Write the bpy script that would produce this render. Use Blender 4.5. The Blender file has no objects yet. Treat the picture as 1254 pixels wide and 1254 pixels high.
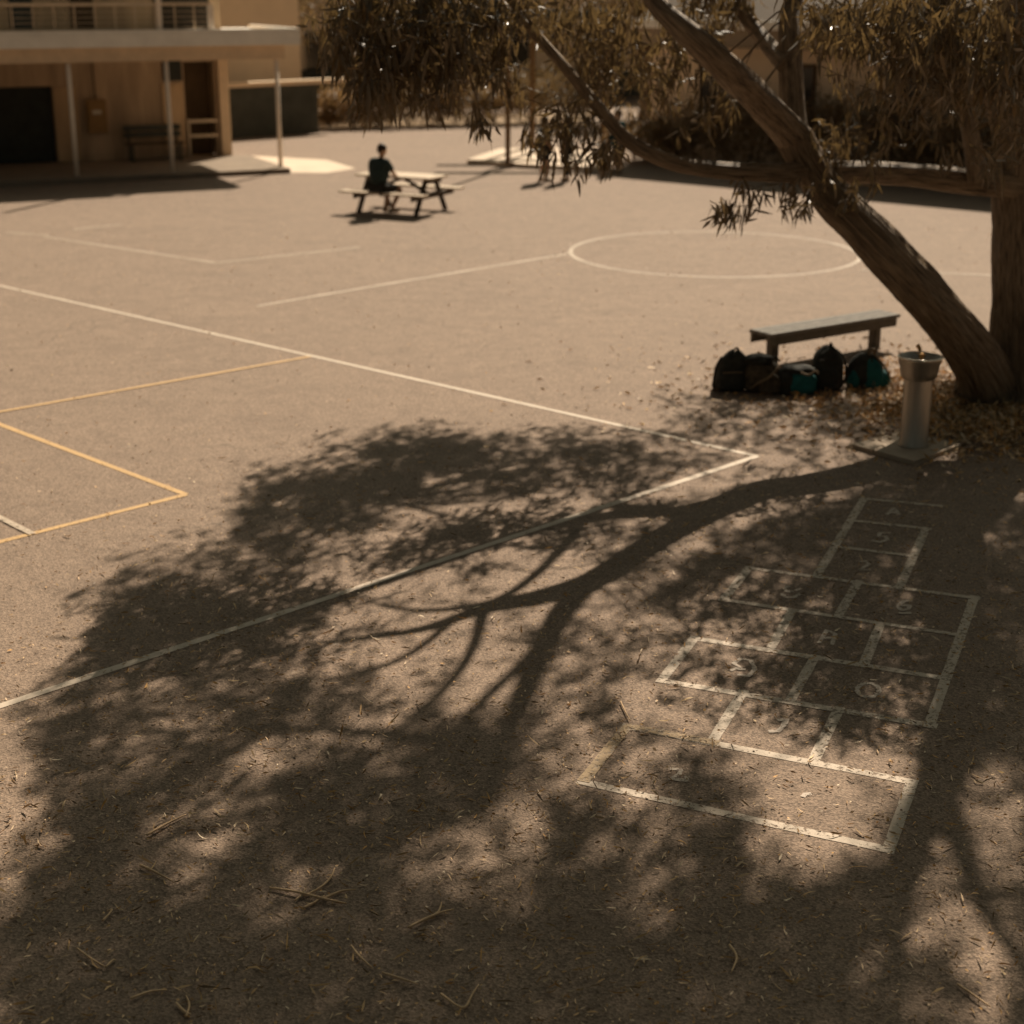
import bpy, bmesh, math, random
import numpy as np
from mathutils import Vector, Matrix, noise as mnoise
from math import radians as R, pi, sin, cos, tan, atan
random.seed(7); rng = np.random.default_rng(7)
S = bpy.context.scene
COL = S.collection

# ------------------------------------------------------------------ camera geometry (photo is 1254 px square)
H, TILT, F = 4.5, R(18.1), 1980.0
st, ct = sin(TILT), cos(TILT)
def ray(px, py):
    a, b = (px-627)/F, -(py-627)/F
    return (a, ct+b*st, -st+b*ct)
def G(px, py, z=0.0):
    r = ray(px, py); k = (z-H)/r[2]
    return Vector((r[0]*k, r[1]*k, z))
def P(px, py, d):
    r = ray(px, py); k = d/r[1]
    return Vector((r[0]*k, d, H+r[2]*k))
SUN = (-0.35, -1.07)                      # shadow shift per metre of height
def SH(px, py, z):                        # the point at height z whose shadow falls on this ground spot
    g = G(px, py); return Vector((g.x-SUN[0]*z, g.y-SUN[1]*z, z))

# ------------------------------------------------------------------ objects
def link(o, parent=None):
    COL.objects.link(o)
    if parent is not None: o.parent = parent
    return o
def tag(o, label=None, cat=None, group=None, kind=None):
    if label: o['label'] = label
    if cat: o['category'] = cat
    if group: o['group'] = group
    if kind: o['kind'] = kind
    return o
def thing(name, label, cat, loc=(0,0,0), rz=0.0, group=None):
    o = bpy.data.objects.new(name, None); o.empty_display_size = .2
    o.location = loc; o.rotation_euler = (0,0,rz); link(o)
    return tag(o, label, cat, group)
def mesh_obj(name, V, Fc, mat, parent=None, smooth=False, uv=None):
    me = bpy.data.meshes.new(name)
    me.from_pydata([tuple(v) for v in V], [], [tuple(f) for f in Fc]); me.update()
    if smooth: me.polygons.foreach_set('use_smooth', [True]*len(me.polygons))
    if uv is not None:
        l = me.uv_layers.new(name='UVMap')
        vi = np.zeros(len(me.loops), dtype=np.int32); me.loops.foreach_get('vertex_index', vi)
        l.data.foreach_set('uv', np.asarray(uv, dtype=np.float32)[vi].ravel())
    for m in (mat if isinstance(mat, (list, tuple)) else [mat]): me.materials.append(m)
    return link(bpy.data.objects.new(name, me), parent)

class MB:
    """collects boxes, tubes and sheets into ONE mesh"""
    def __init__(s): s.V=[]; s.F=[]; s.UV=[]
    def add(s, V, Fc, UV=None):
        n=len(s.V); s.V += [tuple(v) for v in V]; s.F += [tuple(i+n for i in f) for f in Fc]
        s.UV += UV if UV else [(v[0],v[1]) for v in V]
        return s
    def box(s, c, size, rz=0.0, M=None):
        hx,hy,hz=[k/2 for k in size]; b=min(hx,hy,hz)*.22
        bm=bmesh.new(); bmesh.ops.create_cube(bm,size=1)
        for v in bm.verts: v.co=Vector((v.co.x*size[0],v.co.y*size[1],v.co.z*size[2]))
        bmesh.ops.bevel(bm,geom=list(bm.edges),offset=min(b,.012),segments=2,affect='EDGES')
        T=Matrix.Translation(c)@Matrix.Rotation(rz,4,'Z') if M is None else Matrix.Translation(c)@M.to_4x4()
        bm.verts.index_update()
        V=[T@v.co for v in bm.verts]; Fc=[[v.index for v in f.verts] for f in bm.faces]
        bm.free(); return s.add(V,Fc)
    def bar(s, a, b, w, h, up=Vector((0,0,1))):
        a=Vector(a); b=Vector(b); d=(b-a); L=d.length; x=d.normalized()
        y=up.cross(x)
        y = y.normalized() if y.length>1e-4 else Vector((0,1,0))
        z=x.cross(y)
        return s.box((a+b)/2,(L,w,h),M=Matrix((x,y,z)).transposed())
    def tube(s, pts, radii, seg=10, sub=4, wob=0.0, cap=True, seed=0, ridge=0.0):
        rr=random.Random(seed); pts=[Vector(p) for p in pts]
        Q=[];Rd=[]; n=len(pts)
        for i in range(n-1):
            p0=pts[max(i-1,0)];p1=pts[i];p2=pts[i+1];p3=pts[min(i+2,n-1)]
            for k in range(sub):
                t=k/sub
                Q.append(0.5*((2*p1)+(p2-p0)*t+(2*p0-5*p1+4*p2-p3)*t*t+(3*p1-p0-3*p2+p3)*t**3))
                Rd.append(radii[i]*(1-t)+radii[i+1]*t)
        Q.append(pts[-1]);Rd.append(radii[-1])
        V=[];Fc=[];UV=[];ref=None;v=0
        ph=[rr.random()*6.28 for _ in range(4)]
        for i,q in enumerate(Q):
            t=(Q[min(i+1,len(Q)-1)]-Q[max(i-1,0)]).normalized()
            if ref is None:
                ref=Vector((1,0,0)) if abs(t.x)<.8 else Vector((0,1,0))
            u=(ref-t*ref.dot(t)).normalized(); w=t.cross(u); ref=u
            if i: v+=(q-Q[i-1]).length
            for k in range(seg):
                a=2*pi*k/seg
                r=Rd[i]*(1+wob*(.5*sin(3*a+ph[0]+v*1.3)+.35*sin(5*a+ph[1]-v*2.1)+.5*sin(2*a+v*3.1+ph[2])+.25*rr.uniform(-1,1)))
                if ridge:
                    nz=mnoise.noise(Vector((cos(a)*3.2+seed,sin(a)*3.2,v*.9))); n2=mnoise.noise(Vector((cos(a)*8+nz*.8,sin(a)*8+seed,v*1.1+nz))); n3=mnoise.noise(Vector((cos(a)*1.1,sin(a)*1.1+seed,v*1.6)))
                    r+=ridge*(-abs(n2)*1.6+.5*nz+.7*n3)
                V.append(q+u*(cos(a)*r)+w*(sin(a)*r)); UV.append((k/seg*2*pi*max(Rd[0],.05),v))
        for i in range(len(Q)-1):
            for k in range(seg):
                k2=(k+1)%seg
                Fc.append((i*seg+k,i*seg+k2,(i+1)*seg+k2,(i+1)*seg+k))
        if cap:
            Fc.append(tuple(range(seg))[::-1]); Fc.append(tuple((len(Q)-1)*seg+k for k in range(seg)))
        return s.add(V,Fc,UV)
    def lathe(s, prof, seg=32, c=(0,0,0)):
        V=[];Fc=[]; n=len(prof)
        for r,z in prof:
            for k in range(seg):
                a=2*pi*k/seg; V.append((c[0]+r*cos(a),c[1]+r*sin(a),c[2]+z))
        for i in range(n-1):
            for k in range(seg):
                k2=(k+1)%seg; Fc.append((i*seg+k,i*seg+k2,(i+1)*seg+k2,(i+1)*seg+k))
        return s.add(V,Fc)
    def strip(s, pts, w, z, jitter=0.0):
        """flat painted stripe on the ground through the given points"""
        pts=[Vector((p[0],p[1],0)) for p in pts]
        V=[];Fc=[]
        for i,p in enumerate(pts):
            t=(pts[min(i+1,len(pts)-1)]-pts[max(i-1,0)]).normalized(); nrm=Vector((-t.y,t.x,0))
            ww=w*(1+random.uniform(-jitter,jitter))/2
            V += [p+nrm*ww+Vector((0,0,z)), p-nrm*ww+Vector((0,0,z))]
        for i in range(len(pts)-1): Fc.append((2*i,2*i+1,2*i+3,2*i+2))
        return s.add(V,Fc)
    def build(s, name, mat, parent=None, smooth=False):
        return mesh_obj(name, s.V, s.F, mat, parent, smooth, s.UV)

# ------------------------------------------------------------------ materials
def mat_new(name):
    m=bpy.data.materials.new(name); m.use_nodes=True
    nt=m.node_tree; b=nt.nodes['Principled BSDF']; return m,nt,b
def N(nt,t,**kw):
    n=nt.nodes.new(t)
    for k,v in kw.items():
        if k in n.inputs.keys() if isinstance(k,str) else False: n.inputs[k].default_value=v
        else: setattr(n,k,v)
    return n
def rgb(c): return (c[0],c[1],c[2],1)
def ramp(nt,src,stops,interp='LINEAR'):
    n=nt.nodes.new('ShaderNodeValToRGB'); cr=n.color_ramp; cr.interpolation=interp
    while len(cr.elements)<len(stops): cr.elements.new(.5)
    for e,(p,c) in zip(cr.elements,stops): e.position=p; e.color=rgb(c) if not isinstance(c,(int,float)) else (c,c,c,1)
    nt.links.new(src,n.inputs[0]); return n.outputs[0]
def noise(nt,scale,detail=5,rough=.6,vec=None,dim=None):
    n=nt.nodes.new('ShaderNodeTexNoise'); n.inputs['Scale'].default_value=scale
    n.inputs['Detail'].default_value=detail; n.inputs['Roughness'].default_value=rough
    if vec is not None: nt.links.new(vec,n.inputs['Vector'])
    return n.outputs[0]
def mixc(nt,fac,a,b,mode='MIX'):
    n=nt.nodes.new('ShaderNodeMix'); n.data_type='RGBA'; n.blend_type=mode
    for sock,v in ((n.inputs[0],fac),(n.inputs[6],a),(n.inputs[7],b)):
        if isinstance(v,bpy.types.NodeSocket): nt.links.new(v,sock)
        elif isinstance(v,(int,float)): sock.default_value=v
        else: sock.default_value=rgb(v)
    return n.outputs[2]
def objcoord(nt): return nt.nodes.new('ShaderNodeTexCoord').outputs['Object']
def geopos(nt): return nt.nodes.new('ShaderNodeNewGeometry').outputs['Position']
def bump(nt,b,h,strength,dist):
    n=nt.nodes.new('ShaderNodeBump'); n.inputs['Strength'].default_value=strength; n.inputs['Distance'].default_value=dist
    nt.links.new(h,n.inputs['Height']); nt.links.new(n.outputs[0],b.inputs['Normal'])

def simple(name,c,rough=.8,var=.25,scale=6,metal=0.0,bmp=.2,bscale=40,streak=False):
    m,nt,b=mat_new(name); v=geopos(nt)
    if streak:
        mp=nt.nodes.new('ShaderNodeMapping'); mp.inputs['Scale'].default_value=(1,1,.15); nt.links.new(v,mp.inputs[0]); vv=mp.outputs[0]
    else: vv=v
    n=noise(nt,scale,6,.65,vv)
    col=ramp(nt,n,[(.25,[k*(1-var) for k in c]),(.75,[min(1,k*(1+var)) for k in c])])
    nt.links.new(col,b.inputs['Base Color']); b.inputs['Roughness'].default_value=rough; b.inputs['Metallic'].default_value=metal
    if metal==0 and rough>.4: b.inputs['Specular IOR Level'].default_value=.2
    if bmp: bump(nt,b,noise(nt,bscale,4,.6,v),bmp,.004)
    return m

def asphalt():
    m,nt,b=mat_new('asphalt'); v=geopos(nt)
    big=noise(nt,.35,5,.6,v); mid=noise(nt,3.2,6,.7,v); fine=noise(nt,95,3,.75,v)
    c=ramp(nt,big,[(.3,(.21,.150,.108)),(.7,(.27,.192,.139))])
    c=mixc(nt,.68,c,ramp(nt,mid,[(.3,(.19,.134,.095)),(.72,(.29,.209,.150))]))
    vo=nt.nodes.new('ShaderNodeTexVoronoi'); vo.inputs['Scale'].default_value=75; nt.links.new(v,vo.inputs['Vector'])
    agg=ramp(nt,vo.outputs['Color'],[(.15,(.42,.42,.42)),(.5,(1,1,1)),(.95,(1.6,1.6,1.6))])
    c=mixc(nt,.7,c,agg,'MULTIPLY')
    c=mixc(nt,ramp(nt,fine,[(.35,.5),(.5,0.0)]),c,(.10,.07,.05))
    vs=nt.nodes.new('ShaderNodeTexVoronoi'); vs.inputs['Scale'].default_value=9; nt.links.new(v,vs.inputs['Vector'])
    c=mixc(nt,ramp(nt,vs.outputs['Distance'],[(.07,.55),(.13,0.0)]),c,(.40,.31,.23))
    # old stains with a shape of their own
    sx=nt.nodes.new('ShaderNodeMapping'); sx.inputs['Scale'].default_value=(.5,1.1,1); nt.links.new(v,sx.inputs[0])
    stn=noise(nt,1.0,7,.72,sx.outputs[0])
    c=mixc(nt,ramp(nt,stn,[(.52,0.0),(.72,.48)]),c,(.15,.107,.077))
    # fine cracks
    vc=nt.nodes.new('ShaderNodeTexVoronoi'); vc.feature='DISTANCE_TO_EDGE'; vc.inputs['Scale'].default_value=.28
    dn=nt.nodes.new('ShaderNodeVectorMath'); dn.operation='MULTIPLY_ADD'
    ncol=nt.nodes.new('ShaderNodeTexNoise'); ncol.inputs['Scale'].default_value=2.2; ncol.inputs['Detail'].default_value=6; nt.links.new(v,ncol.inputs['Vector'])
    nt.links.new(ncol.outputs['Color'],dn.inputs[0]); dn.inputs[1].default_value=(.9,.9,0); nt.links.new(v,dn.inputs[2])
    nt.links.new(dn.outputs[0],vc.inputs['Vector'])
    crk=ramp(nt,vc.outputs['Distance'],[(.0008,1.0),(.0035,0.0)])
    brk=ramp(nt,noise(nt,.6,3,.5,v),[(.5,0.0),(.6,.55)])
    mm=nt.nodes.new('ShaderNodeMath'); mm.operation='MULTIPLY'; nt.links.new(crk,mm.inputs[0]); nt.links.new(brk,mm.inputs[1])
    c=mixc(nt,mm.outputs[0],c,(.06,.045,.033))
    nt.links.new(c,b.inputs['Base Color']); b.inputs['Roughness'].default_value=.88; b.inputs['Specular IOR Level'].default_value=.3
    h=nt.nodes.new('ShaderNodeMath'); h.operation='ADD'
    nt.links.new(vo.outputs['Distance'],h.inputs[0]); nt.links.new(noise(nt,32,5,.7,v),h.inputs[1])
    bump(nt,b,h.outputs[0],.5,.009)
    return m

def paint(name,c,wear=.5,scale=26):
    m,nt,b=mat_new(name); v=geopos(nt)
    col=mixc(nt,ramp(nt,noise(nt,5,5,.7,v),[(.3,0.0),(.8,.6)]),c,[k*.62 for k in c])
    nt.links.new(col,b.inputs['Base Color']); b.inputs['Roughness'].default_value=.75
    n1=noise(nt,scale,6,.8,v); n2=noise(nt,1.6,4,.6,v)
    a=nt.nodes.new('ShaderNodeMath'); a.operation='MULTIPLY_ADD'; nt.links.new(n2,a.inputs[0]); a.inputs[1].default_value=.2; nt.links.new(n1,a.inputs[2])
    al=ramp(nt,a.outputs[0],[(wear-.05,0.0),(wear+.04,.92)])
    nt.links.new(al,b.inputs['Alpha'])
    bump(nt,b,noise(nt,60,3,.6,v),.3,.004)
    return m

def leafmat(name,cols,rough=.38,trans=.3,tcol=(.20,.12,.035),spec=.5):
    m,nt,b=mat_new(name)
    g=nt.nodes.new('ShaderNodeNewGeometry')
    c=ramp(nt,g.outputs['Random Per Island'],[(i/(len(cols)-1),k) for i,k in enumerate(cols)])
    nt.links.new(c,b.inputs['Base Color']); b.inputs['Roughness'].default_value=rough; b.inputs['Specular IOR Level'].default_value=spec
    t=nt.nodes.new('ShaderNodeBsdfTranslucent'); t.inputs[0].default_value=rgb(tcol)
    mx=nt.nodes.new('ShaderNodeMixShader'); mx.inputs[0].default_value=trans
    nt.links.new(b.outputs[0],mx.inputs[1]); nt.links.new(t.outputs[0],mx.inputs[2])
    nt.links.new(mx.outputs[0],nt.nodes['Material Output'].inputs[0])
    return m

def bark():
    m,nt,b=mat_new('bark')
    uv=nt.nodes.new('ShaderNodeTexCoord').outputs['UV']
    mp=nt.nodes.new('ShaderNodeMapping'); mp.inputs['Scale'].default_value=(1,.16,1); nt.links.new(uv,mp.inputs[0])
    ridg=noise(nt,22,7,.7,mp.outputs[0])
    v=geopos(nt); pt=noise(nt,1.7,5,.65,v)
    c=ramp(nt,ridg,[(.36,(.08,.054,.033)),(.5,(.33,.235,.15)),(.64,(.52,.39,.26))])
    c=mixc(nt,ramp(nt,pt,[(.45,0.0),(.7,.5)]),c,(.32,.22,.135))
    nt.links.new(c,b.inputs['Base Color']); b.inputs['Roughness'].default_value=.7
    bump(nt,b,ridg,1.0,.12)
    return m

M={}
M['asphalt']=asphalt()
M['white_paint']=paint('white_paint',(.60,.49,.38),.47)
M['worn_white_paint']=paint('worn_white_paint',(.58,.47,.36),.535)
M['faded_white_paint']=paint('faded_white_paint',(.50,.40,.30),.53)
M['yellow_paint']=paint('yellow_paint',(.58,.36,.15),.49)
M['chalk']=paint('chalk',(.56,.455,.36),.525,40)
M['faded_yellow']=paint('faded_yellow',(.40,.27,.14),.575)
M['bark']=bark()
M['leaf']=leafmat('gum_leaf',[(.075,.055,.029),(.13,.088,.043),(.065,.055,.034),(.20,.13,.06)],.42,.22,(.24,.155,.06),.8)
M['litter']=leafmat('dry_leaf',[(.34,.18,.06),(.62,.40,.19),(.15,.095,.05),(.86,.68,.47),(.66,.34,.09),(.78,.56,.34),(.13,.085,.045),(.78,.52,.24)],.6,.04,(.4,.22,.08),.3)
M['hedge']=leafmat('hedge_leaf',[(.07,.052,.030),(.14,.096,.048),(.21,.145,.072)],.4,.35,(.30,.19,.08))
M['dry_shrub']=leafmat('dry_shrub_leaf',[(.10,.066,.030),(.22,.14,.066),(.34,.22,.11)],.6,.35,(.36,.22,.09))
M['dark_shrub']=leafmat('dark_shrub_leaf',[(.07,.052,.030),(.13,.092,.048),(.22,.152,.078)],.5,.35,(.28,.18,.075))
M['twig']=simple('twig',(.66,.45,.27),.8,.3,20)
M['concrete']=simple('concrete',(.40,.315,.235),.85,.18,3)
M['pale_concrete']=simple('pale_concrete',(.62,.50,.385),.85,.12,2)
M['kerb_concrete']=simple('kerb_concrete',(.24,.185,.135),.85,.2,3)
M['brown_wall']=simple('brown_wall',(.47,.345,.23),.8,.45,1.6,streak=True)
M['brown_upper']=simple('brown_upper',(.54,.38,.23),.8,.35,1.8,streak=True)
M['tan_wall']=simple('tan_wall',(.84,.66,.47),.85,.08,1.2)
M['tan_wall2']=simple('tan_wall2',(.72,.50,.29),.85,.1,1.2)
M['fascia']=simple('fascia_grey',(.86,.82,.75),.7,.12,2)
M['timber_beam']=simple('timber_beam',(.70,.53,.36),.7,.15,3)
M['post_paint']=simple('post_paint',(.88,.77,.65),.6,.12,4)
M['rail']=simple('rail_paint',(.66,.52,.37),.6,.1,4)
M['dark']=simple('dark_opening',(.04,.043,.037),.7,.3,3,bmp=0)
M['dark_panel']=simple('dark_panel',(.075,.077,.064),.8,.3,2)
M['brown_dark']=simple('brown_dark',(.10,.065,.036),.8,.3,3)
M['box']=simple('box_paint',(.30,.18,.075),.6,.2,5)
M['sticker']=simple('sticker',(.62,.56,.46),.6,.05,5,bmp=0)
M['roof']=simple('roof_sheet',(.055,.036,.02),.95,.2,2)
M['fascia_tan']=simple('fascia_tan',(.30,.235,.17),.7,.12,2)
M['wall_right']=simple('wall_right',(.78,.61,.44),.85,.12,1.1)
M['glass']=simple('window_glass',(.02,.02,.018),.12,.2,2,bmp=0)
M['weathered']=simple('weathered_timber',(.165,.15,.13),.85,.35,9,bmp=.5)
M['weathered_dark']=simple('weathered_timber_dark',(.12,.105,.085),.75,.3,9)
M['table_wood']=simple('table_wood',(.58,.46,.34),.6,.15,8)
M['table_leg']=simple('table_leg',(.075,.055,.038),.75,.25,8)
M['steel']=simple('brushed_steel',(.36,.325,.28),.36,.25,9,metal=.85,bmp=.06,streak=True)
M['steel_rim']=simple('steel_rim',(.62,.54,.44),.26,.1,9,metal=.85,bmp=0)
M['brass']=simple('brass',(.40,.22,.075),.4,.2,9,metal=.8,bmp=0)
M['black_cloth']=simple('black_cloth',(.036,.035,.029),.8,.6,12,bmp=.5,bscale=25)
M['camo_cloth']=simple('mottled_cloth',(.075,.056,.036),.8,.75,13,bmp=.5,bscale=25)
M['teal_cloth']=simple('teal_cloth',(.018,.12,.122),.75,.3,10,bmp=.5,bscale=25)
M['navy_teal']=simple('dark_teal_cloth',(.012,.045,.046),.75,.4,10,bmp=.5,bscale=25)
M['strap']=simple('strap_webbing',(.03,.024,.017),.8,.3,20)
M['tan_strap']=simple('tan_webbing',(.22,.155,.095),.8,.2,20)
M['skin']=simple('skin',(.44,.27,.17),.55,.08,8,bmp=0)
M['hair']=simple('hair',(.035,.02,.011),.6,.3,40,bmp=.4)
M['shirt']=simple('dark_shirt',(.026,.040,.038),.85,.3,12)
M['shorts']=simple('dark_shorts',(.028,.026,.023),.85,.3,12)
M['shoe']=simple('pale_shoe',(.42,.33,.25),.7,.15,12)
M['teal_shirt']=simple('teal_shirt',(.01,.075,.085),.8,.2,12)
M['pole']=simple('pole_paint',(.20,.12,.055),.55,.2,4)

# ------------------------------------------------------------------ ground
xs=np.concatenate([np.linspace(-700,-40,8),np.linspace(-30,30,61),np.linspace(40,700,8)])
ys=np.concatenate([np.linspace(-40,0,3),np.linspace(2,60,59),np.linspace(75,1400,10)])
V=[(x,y,0) for y in ys for x in xs]; nx=len(xs)
Fc=[(j*nx+i,j*nx+i+1,(j+1)*nx+i+1,(j+1)*nx+i) for j in range(len(ys)-1) for i in range(nx-1)]
tag(mesh_obj('ground',V,Fc,M['asphalt']),kind='structure')

def seg(a,b,n=None):
    A=G(*a);B=G(*b); n=n or max(2,int((B-A).length/.25)); return [A.lerp(B,i/n) for i in range(n+1)]
def marking(lines,w,mat,label,z=.004,cat='court line',name='court_line'):
    mb=MB()
    for k,l in enumerate(lines): mb.strip(seg(*l),w,z+k*.0006,.10)
    return tag(mb.build(name,mat),label,cat)
marking([((-60,336.5),(927,559)),((927,559),(-60,885))],.075,M['white_paint'],'long white court line turning a sharp corner beside the tree shadow',.004)
marking([((-40,512),(380,437))],.07,M['yellow_paint'],'straight yellow court line running up to meet the long white line',.008)
marking([((-40,505),(228,606)),((228,606),(-40,674))],.075,M['yellow_paint'],'yellow painted lines meeting in a pointed corner on the asphalt',.004)
marking([((-30,620),(40,655))],.07,M['faded_white_paint'],'short faded white line ending on the yellow corner',.012)
marking([((695,311),(480,347)),((480,347),(315,375))],.075,M['worn_white_paint'],'white court line running from the painted circle towards the building',.004)
marking([((55,290),(265,322)),((265,322),(440,303))],.075,M['faded_white_paint'],'faint white lines meeting in a shallow corner in front of the picnic table',.004)
marking([((8,285),(60,288)),((90,281),(150,275))],.08,M['faded_white_paint'],'faint broken white marks nearest the verandah',.004)
c0=Vector((3.55,28.45,0)); mb=MB()
mb.strip([c0+Vector((2.52*cos(a),2.52*sin(a),0)) for a in np.linspace(0,2*pi,73)],.08,.004,.1)
tag(mb.build('court_circle',M['faded_white_paint']),'white painted circle on the court beyond the wooden bench','court circle')
marking([((1055,331),(1226,338))],.07,M['faded_white_paint'],'faint white line leaving the painted circle behind the leaning trunk',.008)

# hopscotch
hop=thing('hopscotch','worn white hopscotch grid with hand drawn numbers in dappled shade','hopscotch',G(990,800))
hb=hop.location.copy()
HL=[((768,890),(1117,958)),((1117,958),(1088,1041)),((1088,1041),(714,958)),((714,958),(768,890)),
 ((910,848),(871,910)),((1027,869),(996,933)),
 ((850,782),(1156,831)),((810,834),(1141,889)),((850,782),(810,834)),((998,805),(967,860)),((1193,732),(1138,889)),
 ((970,748),(943,796)),((1078,765),(1058,814)),
 ((917,696),(1195,733)),((886,735),(1174,778)),((917,696),(886,735)),((1051,713),(1027,754)),
 ((1058,611),(1000,706)),((1134,648),(1102,719)),((1056,611),(1150,620)),((1043,638),(1136,648)),((1025,670),(1113,681))]
mb=MB()
for k,(a,b_) in enumerate(HL):
    A=G(*a);B=G(*b_); d=(B-A).normalized()*.035
    n=max(2,int((B-A).length/.12)); w=.072 if k not in (19,20,21,13,14) else .056
    mb.strip([(A-d).lerp(B+d,i/n)-hb for i in range(n+1)],w,.003+.00015*k,.06)
mb.build('grid_lines',M['worn_white_paint'],hop)
mb=MB()
for k,(a,b_) in enumerate([((714,958),(768,890)),((764,889),(880,911))]):
    A=G(*a);B=G(*b_); n=max(2,int((B-A).length/.12)); mb.strip([A.lerp(B,i/n)-hb for i in range(n+1)],.075,.0068+.0004*k,.06)
tag(mb.build('grid_lines',M['faded_yellow'],hop),'yellow tinted corner lines')
z2=lambda p:(850+p[0]/3.389,600+p[1]/3.389)
z3=lambda p:(700+p[0]/2.263,860+p[1]/2.263)
el=[(722+46*cos(a),833+29*sin(a)) for a in np.linspace(0,2*pi,17)]
GL=[[z2,[(800,104),(830,76),(850,106)],[(812,96),(848,96)]],
 [z2,[(815,180),(772,180),(765,195),(795,194),(802,208),(772,219),(735,211)]],
 [z2,[(688,300),(715,296),(724,312),(700,324),(680,333),(735,333)]],
 [z2,[(395,400),(374,410),(384,424),(414,422),(442,411)],[(362,432),(378,448),(415,448),(442,432)]],
 [z2,[(905,462),(870,464),(845,485),(860,501),(890,496),(894,481),(858,482)],[(848,513),(902,513)]],
 [z2,[(518,638),(552,583),(586,600),(572,645)],[(538,618),(582,614)]],
 [z2,[(150,752),(190,738),(165,722),(195,702),(236,710),(252,745),(226,776),(180,768)],[(178,744),(214,748)]],
 [z2,el],
 [z2,[(346,958),(386,954),(368,985),(348,1004),(308,1004)]],
 [z3,[(272,186),(302,188),(298,202),(272,214),(318,218),(320,206)]],
 [z3,[(640,264),(648,256),(664,255)]]]
for g in GL:
    mb=MB()
    for k,pl in enumerate(g[1:]):
        q=[G(*g[0](p))-hb for p in pl]; r=[]
        for i in range(len(q)-1): r += [q[i].lerp(q[i+1],t/4) for t in range(4)]
        mb.strip(r+[q[-1]],.033,.005+.0006*k,.25)
    mb.build('number',M['chalk'],hop)

# ------------------------------------------------------------------ left building with verandah
P1=G(95,222); P3=G(344,210); e=(P3-P1).normalized(); nn=Vector((e.y,-e.x,0)); rz=math.atan2(e.y,e.x)
# local frame: x along the front, y INTO the building, z up
bld=thing('school_building','two storey brown building with a post held balcony over its verandah','building',P1,rz)
L=lambda x,y,z:(x,y,z)
def bx(mb,x0,x1,y0,y1,z0,z1): return mb.box(((x0+x1)/2,(y0+y1)/2,(z0+z1)/2),(x1-x0,y1-y0,z1-z0))
b=bx(MB(),-11,5.15,-.5,3.4,-.2,.12); b.build('verandah_floor',M['kerb_concrete'],bld)
b=MB()
bx(b,-11,-1.9,3.4,3.65,.12,3.068); bx(b,.15,3.55,3.4,3.65,.12,3.068); bx(b,-1.9,.15,3.4,3.65,2.02,3.068); bx(b,4.35,4.42,3.4,3.65,.12,3.068); bx(b,3.55,4.35,3.4,3.65,2.55,3.068)
bx(b,4.42,4.66,3.652,9,.12,3.068)
b.build('ground_floor_wall',M['brown_wall'],bld)
b=MB(); bx(b,-11,4.41,3.97,8.9,-.1,3.06); bx(b,-11,4.04,2.6,8.9,3.39,5.95); bx(b,3.5,4.42,3.66,3.96,-.1,.11); b.build('inner_sun_block',M['brown_upper'],bld)  # unseen solid core and doorway floor, added to stop sun leaking onto the verandah
b=MB(); bx(b,4.43,4.7,3.2,3.648,-.1,3.068); b.build('corner_pier',M['timber_beam'],bld)
b=MB(); bx(b,-1.88,.13,3.5,3.56,.13,2.0); b.build('door',M['dark'],bld)
b=MB(); bx(b,3.55,4.35,3.9,3.95,.13,2.54); b.build('doorway_panel',M['brown_dark'],bld)
b=MB(); bx(b,.17,.75,3.36,3.397,.13,1.98); b.build('door_surround',M['brown_upper'],bld)
b=MB(); bx(b,2.95,3.5,3.345,3.397,.35,2.0); b.build('wall_panel',M['brown_upper'],bld)
b=MB(); bx(b,3.0,3.5,3.34,3.397,2.08,2.72); b.build('window',M['dark'],bld)
b=MB(); bx(b,3.56,4.4,3.3,3.36,.62,.7); bx(b,3.56,4.4,3.3,3.36,1.0,1.08); bx(b,3.56,3.62,3.31,3.35,.12,1.1); b.build('doorway_rail',M['rail'],bld)
b=MB(); bx(b,-11,5.62,-.25,3.9,3.07,3.38); bx(b,-11,5.62,-.25,-.13,3.383,3.46); bx(b,5.5,5.62,-.129,3.9,3.383,3.46); b.build('balcony_slab',M['fascia'],bld)
b=MB(); bx(b,-11,5.25,-.1,.08,2.74,3.068); bx(b,5.08,5.25,.081,3.4,2.74,3.068); b.build('verandah_beam',M['timber_beam'],bld)
for x in (-5.0,-2.5,0,2.31,5.05):
    b=MB(); b.tube([(x,0,.1),(x,0,1.4),(x,0,2.74)],[.055,.055,.055],12,1); b.build('verandah_post',M['post_paint'],bld,True)
b=MB(); bx(b,-11,4.3,2.2,2.45,3.38,6.0); bx(b,4.05,4.3,2.46,9,3.06,6.0); b.build('upper_wall',M['brown_upper'],bld)
b=MB(); bx(b,2.6,4.0,2.14,2.197,3.4,5.6)
b.build('slatted_screen',M['dark'],bld)
b=MB()
for k in range(13): bx(b,2.62+k*.11,2.66+k*.11,2.10,2.139,3.42,5.6)
b.build('screen_slats',M['brown_dark'],bld)
for x in (-3.4,-.9,.55):
    b=MB(); bx(b,x,x+.55,2.14,2.197,3.45,5.3); b.build('upper_window',M['dark_panel'] if x<0 else M['brown_dark'],bld)
b=MB(); bx(b,-11.3,4.8,1.7,9.3,6.0,6.2); b.build('roof',M['roof'],bld)
for x in (-2.6,2.2,3.45):
    b=MB(); bx(b,x-.06,x+.06,-.12,-.005,3.384,6.0 if x!=3.45 else 4.02); b.build('balcony_post',M['post_paint'],bld)
b=MB(); bx(b,-11,3.45,-.10,-.04,4.0,4.07)
for k in range(4): bx(b,-11,3.45,-.08,-.065,3.5+k*.12,3.512+k*.12)
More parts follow.
